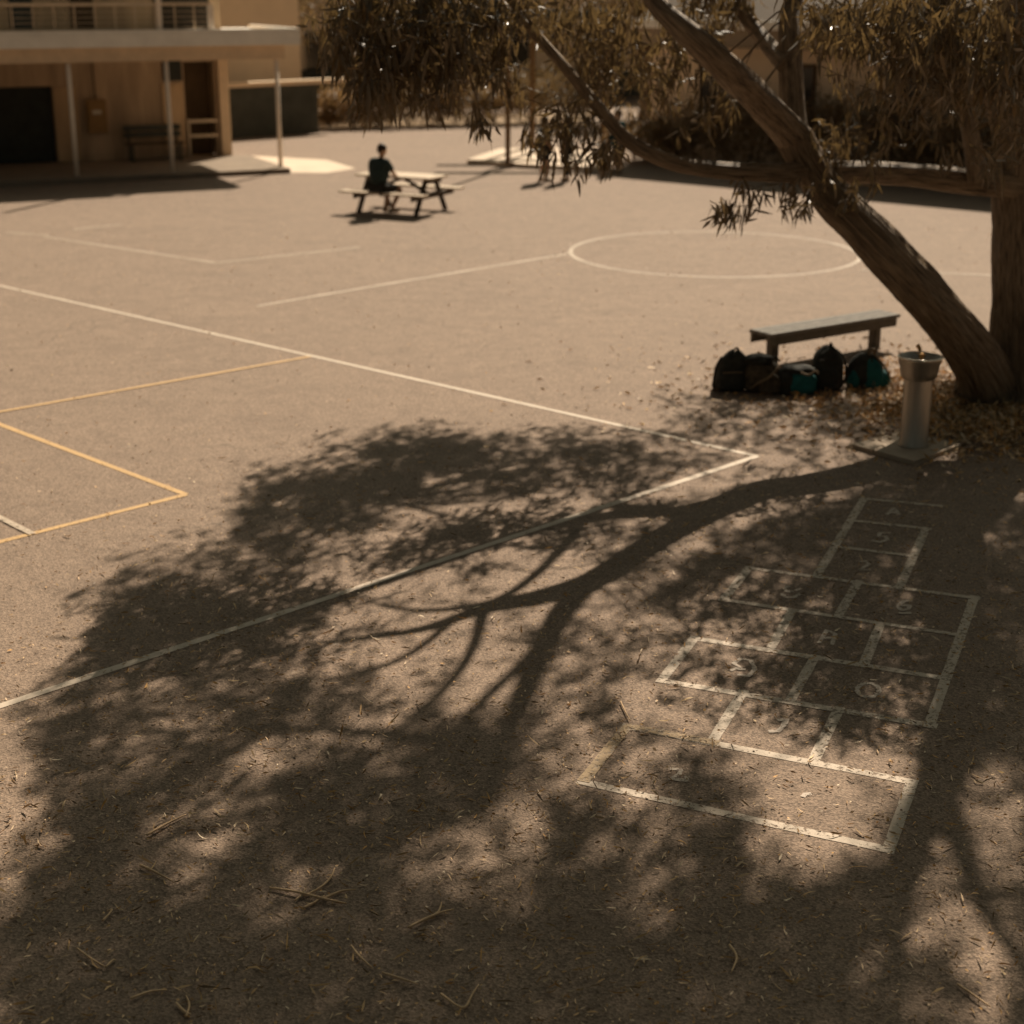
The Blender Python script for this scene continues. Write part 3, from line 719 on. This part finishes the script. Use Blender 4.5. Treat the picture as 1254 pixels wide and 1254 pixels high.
def hand_parts(wr,d,side):
    """palm, four unequal bent fingers and a thumb"""
    d=Vector(d).normalized(); s=d.cross(Vector((0,0,1))); s=s.normalized() if s.length>.05 else Vector((1,0,0)); s*=side
    dn=s.cross(d)*-1*side; out=[]; wr=Vector(wr)
    for k,(o_,l) in enumerate(((-.03,.062),(-.01,.075),(.01,.07),(.03,.055))):
        b0=wr+d*.055+s*o_; b1=wr+d*.09+s*o_; b2=b1+d*l*.55+dn*.012; b3=b2+d*l*.35+dn*.03
        out.append(raw([b0,b1,b2,b3],[(0,1),(1,2),(2,3)],[.010,.010,.009,.007]))
    b0=wr+d*.02-s*.02; b1=wr+d*.045-s*.048; b2=wr+d*.085-s*.062; out.append(raw([b0,b1,b2],[(0,1),(1,2)],[.012,.011,.008]))
    return out
def head_parts(c,f,sc=1.0):
    """head with nose, ears, eye sockets and mouth facing f"""
    f=Vector(f).normalized(); up=Vector((0,0,1)); s=f.cross(up).normalized(); V=[];Fc=[]
    nu,nv=16,12
    for j in range(nv+1):
        th=pi*j/nv
        for i in range(nu):
            a=2*pi*i/nu; x=sin(th)*cos(a); y=sin(th)*sin(a); z=cos(th)
            rx=.098;ry=.075;rzz=.118
            if z<0: ry*=1+.25*z; rx*=1+.12*z
            bumpv=0
            if x>.75 and abs(y)<.25 and -.35<z<.12: bumpv=.022
            if x>.6 and .18<abs(y)<.5 and .0<z<.3: bumpv=-.008
            if abs(y)>.85 and abs(z)<.3 and x<.2: bumpv=.014
            if x>.8 and abs(y)<.3 and -.62<z<-.42: bumpv=.006
            V.append(c+(f*(x*(rx+bumpv))+s*(y*(ry+(bumpv if abs(y)>.8 else 0)))+up*(z*rzz))*sc)
    for j in range(nv):
        for i in range(nu):
            i2=(i+1)%nu; Fc.append((j*nu+i,(j+1)*nu+i,(j+1)*nu+i2,j*nu+i2))
    return V,Fc
def hair(c,f,parent,sc=1.0,mat='hair',long=0.0):
    f=Vector(f).normalized(); up=Vector((0,0,1)); s=f.cross(up).normalized(); V=[];Fc=[]; nu,nv=18,8
    for j in range(nv+1):
        for i in range(nu):
            a=2*pi*i/nu; back=(1-cos(a))/2; th=(pi*.36+pi*(.30+long)*back)*j/nv
            r=1.12+random.uniform(-.02,.02)
            V.append(c+(f*(sin(th)*cos(a)*.1*r)+s*(sin(th)*sin(a)*.079*r)+up*(cos(th)*.12*r))*sc)
    for j in range(nv):
        for i in range(nu):
            i2=(i+1)%nu; Fc.append((j*nu+i,(j+1)*nu+i,(j+1)*nu+i2,j*nu+i2))
    return mesh_obj('hair',V,Fc,M[mat],parent,True)
def person(label,loc,rz_,J,f,shirt,shortm,hairlong=0.0,shoes='shoe',group=None,trouser=False):
    """J: joints in a local frame (x right, y forward, z up)"""
    t=thing('person',label,'person',loc,rz_,group); g={k:Vector(v) for k,v in J.items()}
    names=['pelvis','waist','chest','neck','headb']; vs=[g['pelvis'],g['waist'],g['chest'],g['neck'],g['head']]
    ed=[(0,1),(1,2),(2,3),(3,4)]; rd=[(.14,.11),(.125,.095),(.14,.10),.05,.06]
    for sd in 'lr':
        k=len(vs); vs+=[g['sho'+sd],g['elb'+sd],g['wri'+sd],g['wri'+sd]+(g['wri'+sd]-g['elb'+sd]).normalized()*.07]; ed+=[(2,k),(k,k+1),(k+1,k+2),(k+2,k+3)]; rd+=[.06,.042,.03,(.04,.02)]
        k=len(vs); toe=g['toe'+sd]
        vs+=[g['hip'+sd],g['kne'+sd],(g['kne'+sd]*.62+g['ank'+sd]*.38),g['ank'+sd],toe]; ed+=[(0,k),(k,k+1),(k+1,k+2),(k+2,k+3),(k+3,k+4)]; rd+=[.085,.058,.056,.038,.035]
    ex=[head_parts(g['head']+Vector((0,0,.05)),f)]
    for sd,sg in (('l',-1),('r',1)): ex+=hand_parts(g['wri'+sd],g['wri'+sd]-g['elb'+sd],sg)
    skinned('body',vs,ed,rd,M['skin'],t,ex)
    hair(g['head']+Vector((0,0,.055)),f,t,1.03,'hair',hairlong)
    vs=[g['pelvis']+Vector((0,0,.02)),g['waist'],g['chest'],g['neck']-Vector((0,0,.035))]; ed=[(0,1),(1,2),(2,3)]; rd=[(.205,.165),(.215,.17),(.235,.18),.13]
    for sd in 'lr':
        k=len(vs); vs+=[g['sho'+sd],g['sho'+sd].lerp(g['elb'+sd],.75)]; ed+=[(2,k),(k,k+1)]; rd+=[.095,.078]
    skinned('shirt',vs,ed,rd,M[shirt],t)
    vs=[g['pelvis']-Vector((0,0,.01))]; ed=[]; rd=[(.168,.14)]
    for sd in 'lr':
        k=len(vs); vs+=[g['hip'+sd],g['hip'+sd].lerp(g['kne'+sd],.85)]; ed+=[(0,k),(k,k+1)]; rd+=[.108,.086]
        if trouser: vs+=[g['ank'+sd]+Vector((0,0,.03))]; ed+=[(k+1,k+2)]; rd+=[.062]
    skinned('trousers' if trouser else 'shorts',vs,ed,rd,M[shortm],t)
    for sd in 'lr':
        an=g['ank'+sd]; to=g['toe'+sd]; d=(to-an); d.z=0; d.normalize(); z0=an.z-.08
        b0=Vector((an.x,an.y,z0+.055))
        skinned('shoe',[b0-d*.06,b0+d*.05,Vector((to.x,to.y,z0+.042))+d*.05],[(0,1),(1,2)],[(.05,.055),(.052,.052),(.045,.04)],M[shoes],t)
    return t

# picnic table
TC=G(491,262); TC.z=0; TC.y+=.45; ta=R(-27)
t=thing('picnic_table','weathered timber picnic table with attached bench seats out on the court','picnic table',TC,ta)
mb=MB()
for k in range(5): bx(mb,-.90,.90,-.37+k*.15,-.23+k*.15,.71,.75)
mb.build('tabletop',M['table_wood'],t)
for sy in (-1,1):
    mb=MB()
    for k in range(2): bx(mb,-1.0,1.0,sy*.74-.135+k*.14,sy*.74-.005+k*.14,.42,.46)
    mb.build('bench_seat',M['table_wood'],t)
for x in (-.68,.68):
    for sy in (-1,1):
        mb=MB(); mb.bar((x,sy*.18,.705),(x,sy*.62,0),.05,.1,Vector((1,0,0))); mb.build('leg',M['table_leg'],t)
    mb=MB(); bx(mb,x+.03,x+.07,-.87,.87,.32,.415); mb.build('seat_beam',M['table_leg'],t)
    mb=MB(); bx(mb,x+.03,x+.07,-.36,.36,.61,.705); mb.build('top_beam',M['table_leg'],t)
mb=MB(); mb.bar((-.66,0,.37),(.0,0,.69),.04,.07); mb.bar((.66,0,.37),(.03,0,.69),.04,.07); mb.build('brace',M['table_leg'],t)
# seated person on the near bench, back to the camera, knees to the right
ca,sa=cos(ta),sin(ta); seat=TC+Vector((ca*(-.12)+sa*.74,sa*(-.12)-ca*.74,0))
J=dict(pelvis=(0,0,.57),waist=(.0,.02,.74),chest=(.01,.06,.98),neck=(.01,.1,1.13),head=(.015,.125,1.24),
 shol=(-.19,.06,1.06),shor=(.20,.07,1.06),elbl=(-.25,.17,.80),elbr=(.27,.19,.82),wril=(-.10,.36,.77),wrir=(.12,.38,.79),
 hipl=(-.09,.04,.54),hipr=(.10,.04,.54),knel=(-.14,.46,.52),kner=(.22,.44,.52),ankl=(-.12,.30,.09),ankr=(.10,.26,.09),toel=(-.14,.44,.04),toer=(.13,.42,.04))
person('person sitting with their back turned on the picnic table bench in a dark shirt',seat,ta-R(14),J,(.25,1,-.15),'shirt','shorts')
def standing(h,spread=.1,arm=.05):
    k=h/1.7
    d=dict(pelvis=(0,0,.92),waist=(0,.0,1.08),chest=(0,0,1.3),neck=(0,.01,1.44),head=(0,.02,1.54),shol=(-.19,0,1.37),shor=(.19,0,1.37),
     elbl=(-.24,-.02,1.09),elbr=(.24,-.02,1.09),wril=(-.23,.1,.86),wrir=(.22,.16,.9),hipl=(-.09,0,.88),hipr=(.09,0,.88),
     knel=(-spread,.03,.48),kner=(spread+.02,.05,.48),ankl=(-spread-.01,-.04,.085),ankr=(spread+.04,.0,.085),toel=(-spread-.03,.1,.04),toer=(spread+.08,.13,.04))
    return {a:tuple(c*k for c in b_) for a,b_ in d.items()}
person('person standing in a dark top and shorts with bare legs, half hidden by leaves',G(666,222),R(-70),standing(1.48,.12),(0,1,-.05),'shirt','shorts',.05)
person('person standing in a teal shirt and dark trousers behind the hanging leaves',G(694,222),R(80),standing(1.5,.08),(0,1,-.05),'teal_shirt','shorts',.0,'shoe',None,True)
person('person in teal shirt and shorts standing by the shade along the hedge',G(756,211),R(120),standing(1.5,.09),(0,1,-.05),'teal_shirt','navy_teal',.1)

# ------------------------------------------------------------------ bench, bags, fountain
BA=G(945,447); BB=G(1070,425.5)
u2=(BB-BA).normalized(); rb=math.atan2(u2.y,u2.x); Lb=(BB-BA).length
t=thing('wooden_bench','weathered grey backless plank bench on two posts near the leaning tree','bench',BA,rb)
mb=MB()
for k in range(3): bx(mb,-.22,Lb+.24,-.20+k*.135,-.072+k*.135,.40,.445)
mb.build('seat',M['weathered'],t)
mb=MB(); bx(mb,-.21,Lb+.20,-.185,-.135,.29,.398); bx(mb,-.21,Lb+.20,.135,.185,.29,.398); mb.build('apron',M['weathered_dark'],t)
for x in (0,Lb):
    mb=MB(); bx(mb,x-.055,x+.055,-.065,.065,-.1,.398); mb.build('leg',M['weathered_dark'],t)

def sack(w,d,h,top=.35,p=2.6,lean=(0,0),fold=.06,seed=0,nu=36,nv=22,flat=.0):
    rr=random.Random(seed); ph=[rr.random()*6.28 for _ in range(8)]; V=[];Fc=[]
    for j in range(nv+1):
        t_=j/nv
        z=h*t_
        if t_<.12: sc=.82+.18*sin(t_/.12*pi/2)
        elif t_>top: sc=max(0.02,(1-((t_-top)/(1-top))**2.3))**.55
        else: sc=1+.04*sin(t_*9+ph[0])
        for i in range(nu):
            a=2*pi*i/nu; c_,s_=cos(a),sin(a)
            rx=abs(c_)**(2/p)*(1 if c_>=0 else -1); ry=abs(s_)**(2/p)*(1 if s_>=0 else -1)
            f=1+fold*(sin(3*a+ph[1]+5*t_)+.7*sin(5*a+ph[2]-9*t_)+.6*sin(11*t_+ph[3]+2*a)+.4*sin(9*a+17*t_+ph[4]))*.5
            V.append((rx*w/2*sc*f+lean[0]*t_,ry*d/2*sc*f+lean[1]*t_,z*(1+.05*sin(2*a+ph[5])*t_)))
    for j in range(nv):
        for i in range(nu):
            i2=(i+1)%nu; Fc.append((j*nu+i,j*nu+i2,(j+1)*nu+i2,(j+1)*nu+i))
    Fc.append(tuple(range(nu))[::-1]); Fc.append(tuple(nv*nu+i for i in range(nu)))
    return V,Fc
def off(VF,o): return [(v[0]+o[0],v[1]+o[1],v[2]+o[2]) for v in VF[0]],VF[1]
def bagp(name,VF,mat,t): return mesh_obj(name,VF[0],VF[1],mat,t,True)
def strap(t,pts,mat,r=.014,name='strap'):
    mb=MB(); mb.tube(pts,[r]*len(pts),6,5); o=mb.build(name,mat,t,True); return o
# 1 black slumped rucksack (left end)
g='school bags on the ground by the bench'
t=thing('backpack','black slumped backpack at the bench end farthest from the tree','backpack',G(893,477),R(8),g)
bagp('body',sack(.40,.28,.46,.3,2.5,(.05,0),.08,1),M['black_cloth'],t); bagp('front_pocket',off(sack(.30,.10,.24,.4,3,(.02,.02),.08,2),(-.02,-.135,.03)),M['black_cloth'],t)
strap(t,[(-.12,-.05,.40),(-.20,-.12,.30),(-.23,-.14,.12),(-.22,-.16,.02)],M['strap']); strap(t,[(.02,0,.43),(.06,-.02,.50),(.11,0,.44)],M['strap'],.011,'handle')
strap(t,[(-.13,-.17,.24),(-.02,-.195,.25),(.1,-.17,.24)],M['tan_strap'],.006,'zip')
# 2 mottled brown bag
t=thing('backpack','mottled brown and grey backpack in front of the bench post','backpack',G(935,479),R(-6),g)
bagp('body',sack(.46,.30,.38,.35,2.4,(-.05,.02),.10,3),M['camo_cloth'],t); bagp('front_pocket',off(sack(.28,.12,.22,.4,2.8,(0,.02),.10,4),(.06,-.14,.02)),M['camo_cloth'],t)
bagp('top_flap',off(sack(.34,.24,.12,.4,2.4,(0,0),.12,5),(-.08,.02,.32)),M['black_cloth'],t)
strap(t,[(-.16,-.12,.05),(-.08,-.20,.14),(.05,-.21,.22),(.16,-.12,.33)],M['tan_strap'],.013); strap(t,[(.05,-.1,.33),(.10,-.05,.42),(.17,.0,.36)],M['strap'],.012,'handle')
# 3 teal low bag
t=thing('sports_bag','low teal sports bag with black ends lying before the upright backpack','bag',G(978,481),R(5),g)
bagp('body',sack(.40,.28,.28,.4,2.8,(.0,0),.07,6),M['teal_cloth'],t); bagp('end_panel',off(sack(.16,.30,.30,.45,2.6,(0,0),.06,7),(-.17,-.0,0)),M['black_cloth'],t)
bagp('top_flap',off(sack(.38,.25,.09,.4,2.6,(0,0),.09,8),(-.03,.02,.24)),M['black_cloth'],t)
strap(t,[(-.02,-.12,.27),(.06,-.17,.25),(.14,-.15,.29),(.19,-.08,.24)],M['tan_strap'],.013)
# 4 upright black bag
t=thing('backpack','tall upright black backpack standing between the two teal bags','backpack',G(1012,476),R(-4),g)
bagp('body',sack(.37,.27,.50,.45,2.9,(.0,.02),.05,9),M['black_cloth'],t); bagp('front_pocket',off(sack(.29,.11,.25,.5,3,(0,.02),.05,10),(0,-.13,.03)),M['black_cloth'],t)
bagp('side_pocket',off(sack(.09,.16,.2,.5,2.6,(0,0),.05,11),(-.18,-.02,.02)),M['navy_teal'],t)
strap(t,[(.0,.02,.47),(.02,.0,.545),(.05,.0,.47)],M['strap'],.012,'handle'); strap(t,[(.10,.12,.44),(.2,.10,.34),(.22,.06,.15),(.18,.03,.03)],M['strap'])
strap(t,[(-.13,-.125,.36),(0,-.15,.38),(.13,-.125,.36)],M['strap'],.007,'zip')
# 5 teal and black bag
t=thing('backpack','rounded teal and black backpack with tan straps nearest the drinking fountain','backpack',G(1060,473.5),R(10),g)
bagp('body',sack(.48,.32,.40,.15,2.3,(-.04,0),.06,12),M['black_cloth'],t); bagp('front_pocket',off(sack(.26,.14,.32,.25,2.4,(-.03,.04),.05,13),(.05,-.12,.02)),M['teal_cloth'],t)
bagp('side_pocket',off(sack(.14,.2,.26,.3,2.4,(.05,0),.05,14),(-.19,-.04,.02)),M['teal_cloth'],t)
bagp('end_pocket',off(sack(.18,.2,.18,.3,2.4,(0,0),.06,15),(.19,-.03,.02)),M['teal_cloth'],t)
strap(t,[(.02,-.02,.36),(.0,-.04,.44),(.07,-.03,.45),(.08,.0,.37)],M['tan_strap'],.016,'handle'); strap(t,[(.08,-.04,.38),(.14,-.1,.30),(.20,-.14,.2),(.24,-.14,.12)],M['tan_strap'],.013)

# drinking fountain
FQ=G(1118,550); 
t=thing('drinking_fountain','steel pedestal drinking fountain with a round bowl on a concrete slab','drinking fountain',FQ)
c_=[G(1043,549)-FQ,G(1120,570)-FQ,G(1176,549)-FQ,G(1108,532)-FQ]
V=[(p.x,p.y,.045) for p in c_]+[(p.x,p.y,-.03) for p in c_]
mesh_obj('base_slab',V,[(0,1,2,3),(0,4,5,1),(1,5,6,2),(2,6,7,3),(3,7,4,0)],M['concrete'],t)
mb=MB(); mb.lathe([(.150,.045),(.150,.06),(.142,.075),(.142,.78)],40); mb.build('pedestal',M['steel'],t,True)
mb=MB(); mb.lathe([(.02,.72),(.12,.725),(.158,.74),(.178,.775),(.188,.82),(.193,.86),(.206,.90),(.214,.94),(.218,.957),(.200,.957),(.190,.93),(.165,.885),(.10,.858),(.0,.85)],44); mb.build('bowl',M['steel'],t,True)
mb=MB(); mb.tube([(.212*cos(a),.212*sin(a),.957) for a in np.linspace(0,2*pi,41)],[.013]*41,8,1,0,False); mb.build('rim',M['steel_rim'],t,True)
mb=MB(); mb.lathe([(.035,.855),(.035,.875),(.018,.89),(.016,.94),(.030,.95),(.034,.975),(.012,.99),(.0,.992)],18,(.02,.02,0)); mb.tube([(.02,.02,.96),(.02,-.03,.99),(.02,-.06,.985)],[.012,.012,.010],8,3); mb.build('bubbler',M['brass'],t,True)
mb=MB(); mb.tube([(.05,.20,.93),(.05,.26,.99),(.03,.27,1.02)],[.018,.02,.024],8,3); mb.build('tap_button',M['brass'],t,True)

# ------------------------------------------------------------------ litter on the ground
def litter(n,gxy,Lr,Wr,zr=(.004,.012),tilt=.18,bendr=.35):
    d=rng.normal(size=(n,3)); d[:,2]*=tilt
    z=rng.uniform(*zr,n); b0=np.stack([gxy[:,0],gxy[:,1],z],1)
    Ls=rng.uniform(*Lr,n); arr=leaf_arrays(b0,d,Ls,rng.uniform(*Wr,n),rng.normal(0,bendr,n))
    lo=arr[:,:,2].min(axis=1); arr[:,:,2]+= (np.maximum(.009-lo,0))[:,None]; return arr
def ground_pts(n,x0,x1,y0,y1,fn):
    out=[]
    while len(out)<n:
        x=rng.uniform(x0,x1,n*4); y=rng.uniform(y0,y1,n*4); ax=y*ct+H*st
        p=np.stack([x,y],1)[rng.random(n*4)<fn(627+x/ax*F,627-((y*st-H*ct)/ax)*F,x,y)]
        out+=list(p)
    return np.array(out[:n])
near_fn=lambda px,py,x,y: np.where((px>-60)&(px<1320)&(py<1330),np.clip((py-380)/700,.05,1)*(.22+.78*shade(px,np.maximum(py,450))),0)
LT=[]
near2=lambda px,py,x,y: np.where((px>-60)&(px<1320)&(py<1330),np.clip((py-470)/520,.04,1)*(.14+.86*shade(px,np.maximum(py,450))),0)
pts=ground_pts(5200,-6,7,5.8,18,near2); LT.append(litter(len(pts),pts,(.013,.026),(.009,.015),(.006,.016)))
pts=ground_pts(6000,-6,7,5.8,18,near2); LT.append(litter(len(pts),pts,(.024,.065),(.006,.011),(.004,.014),.25,.5))
pts=ground_pts(1300,-5,6,5.8,16,near2); LT.append(litter(len(pts),pts,(.05,.12),(.007,.014),(.004,.016),.25,.6))
pts=ground_pts(1500,-14,12,8,32,lambda px,py,x,y: np.where((px>-60)&(px<1320)&(py>250),.5,0)); LT.append(litter(len(pts),pts,(.015,.05),(.008,.022)))
bed=lambda px,py,x,y: np.exp(-((x-5.6)/1.3)**2-((y-17.3)/1.35)**2)
pts=ground_pts(9000,2.6,9,13.8,21,bed); LT.append(litter(len(pts),pts,(.05,.14),(.015,.034),(.004,.06),.5,.5))
wide=lambda px,py,x,y: np.exp(-((x-4.4)/2.2)**2-((y-18.2)/1.9)**2)
pts=ground_pts(1700,-.5,9,13,24,wide); LT.append(litter(len(pts),pts,(.04,.11),(.014,.034),(.004,.02),.35,.4))
tag(leaves_obj('leaf_litter',np.concatenate(LT),M['litter']),'scattered dry gum leaves and bark scraps on the asphalt','leaf litter',None,'stuff')
# fallen twigs one can point to
TWG=[([[(330,1090),(365,1097),(395,1105),(425,1110)],[(372,1100),(392,1090),(405,1078),(410,1067)],[(395,1105),(418,1094),(436,1094)],[(372,1116),(385,1108),(398,1101)],[(362,1107),(370,1098),(375,1092)]],'forked dry twig with several prongs, largest of the fallen twigs'),
 ([[(172,1063),(190,1072),(212,1084)]],'thin straight twig above the curled bark strip'),
 ([[(180,1027),(205,1012),(228,1000)]],'slender twig lying farthest from the camera among the fallen ones'),
 ([[(95,1165),(112,1178),(130,1188)],[(130,1188),(138,1180),(142,1178)]],'bent twig with a hooked end among the leaves'),
 ([[(430,1162),(440,1175),(457,1189)],[(468,1194),(490,1202),(512,1210)]],'long broken twig lying in two pieces'),
 ([[(500,1140),(520,1130),(536,1122),(541,1109)],[(520,1130),(540,1122),(556,1117)]],'y shaped twig pointing away across the asphalt'),
 ([[(540,1222),(560,1236),(570,1236),(578,1222),(586,1210)]],'pale v shaped curl of bark among the leaves'),
 ([[(160,1226),(185,1217),(205,1216)]],'short flat twig near the bottom edge of the court'),
 ([[(228,1248),(232,1234),(228,1222)],[(216,1232),(226,1242),(234,1246)]],'small crossed pair of bark scraps'),
 ([[(126,1131),(134,1124),(137,1117),(131,1119)]],'small curled bark strip resting on the shaded asphalt'),
 ([[(1172,1208),(1190,1222),(1212,1238)]],'pale twig in the sunny patch near the right corner'),
 ([[(760,862),(766,875),(772,886)]],'short pale twig just above the hopscotch box corner'),
 ([[(893,1162),(902,1176),(895,1194)]],'bent leaf stalk lying below the hopscotch'),]
for k,(pls,lab) in enumerate(TWG):
    o_=G(*pls[0][0]); mb=MB()
    for pl in pls:
        n=len(pl); mb.tube([G(*p)-o_+Vector((0,0,.012+random.uniform(0,.012))) for p in pl],[.006*random.uniform(.8,1.3) if i<n-1 else .003 for i in range(n)],6,4,.12,True,k)
    o=mb.build('fallen_twig',M['twig'],None,True); o.location=o_
    tag(o,lab,'twig','fallen twigs on the asphalt')

# ------------------------------------------------------------------ light
el=math.atan2(1,math.hypot(*SUN)); az=math.atan2(-SUN[0],-SUN[1])
sl=bpy.data.lights.new('sun','SUN'); sl.energy=4.8; sl.angle=R(.53); sl.color=(1,.86,.68)
so=link(bpy.data.objects.new('sun',sl)); so.rotation_euler=Vector((SUN[0],SUN[1],-1)).to_track_quat('-Z','Y').to_euler(); so.location=(8,30,25)
w=bpy.data.worlds.new('World'); S.world=w; w.use_nodes=True; nt=w.node_tree
sky=nt.nodes.new('ShaderNodeTexSky'); sky.sky_type='NISHITA'; sky.sun_disc=False; sky.sun_elevation=el; sky.sun_rotation=az
sky.dust_density=6; sky.air_density=1.0; sky.ozone_density=.5
hs=nt.nodes.new('ShaderNodeHueSaturation'); hs.inputs['Saturation'].default_value=.25
nt.links.new(sky.outputs[0],hs.inputs['Color'])
c=mixc(nt,1.0,hs.outputs[0],(.375,.385,.31),'MULTIPLY')
bg=nt.nodes['Background']; nt.links.new(c,bg.inputs[0]); bg.inputs[1].default_value=.05

# ------------------------------------------------------------------ camera
cam=bpy.data.cameras.new('camera'); co=link(bpy.data.objects.new('camera',cam)); S.camera=co
co.location=(0,0,H); co.rotation_euler=(pi/2-TILT,0,0); cam.sensor_width=36; cam.lens=F/1254*36; cam.clip_end=3000; cam.clip_start=.1
cam.dof.use_dof=True; cam.dof.focus_distance=9.4; cam.dof.aperture_fstop=cam.lens/1000/.037
S.view_settings.view_transform='Standard'; S.view_settings.look='None'; S.view_settings.exposure=0.64; S.view_settings.gamma=1
S.cycles.use_denoising=True
S.cycles.max_bounces=6; S.cycles.transparent_max_bounces=8
S.cycles.sample_clamp_indirect=4
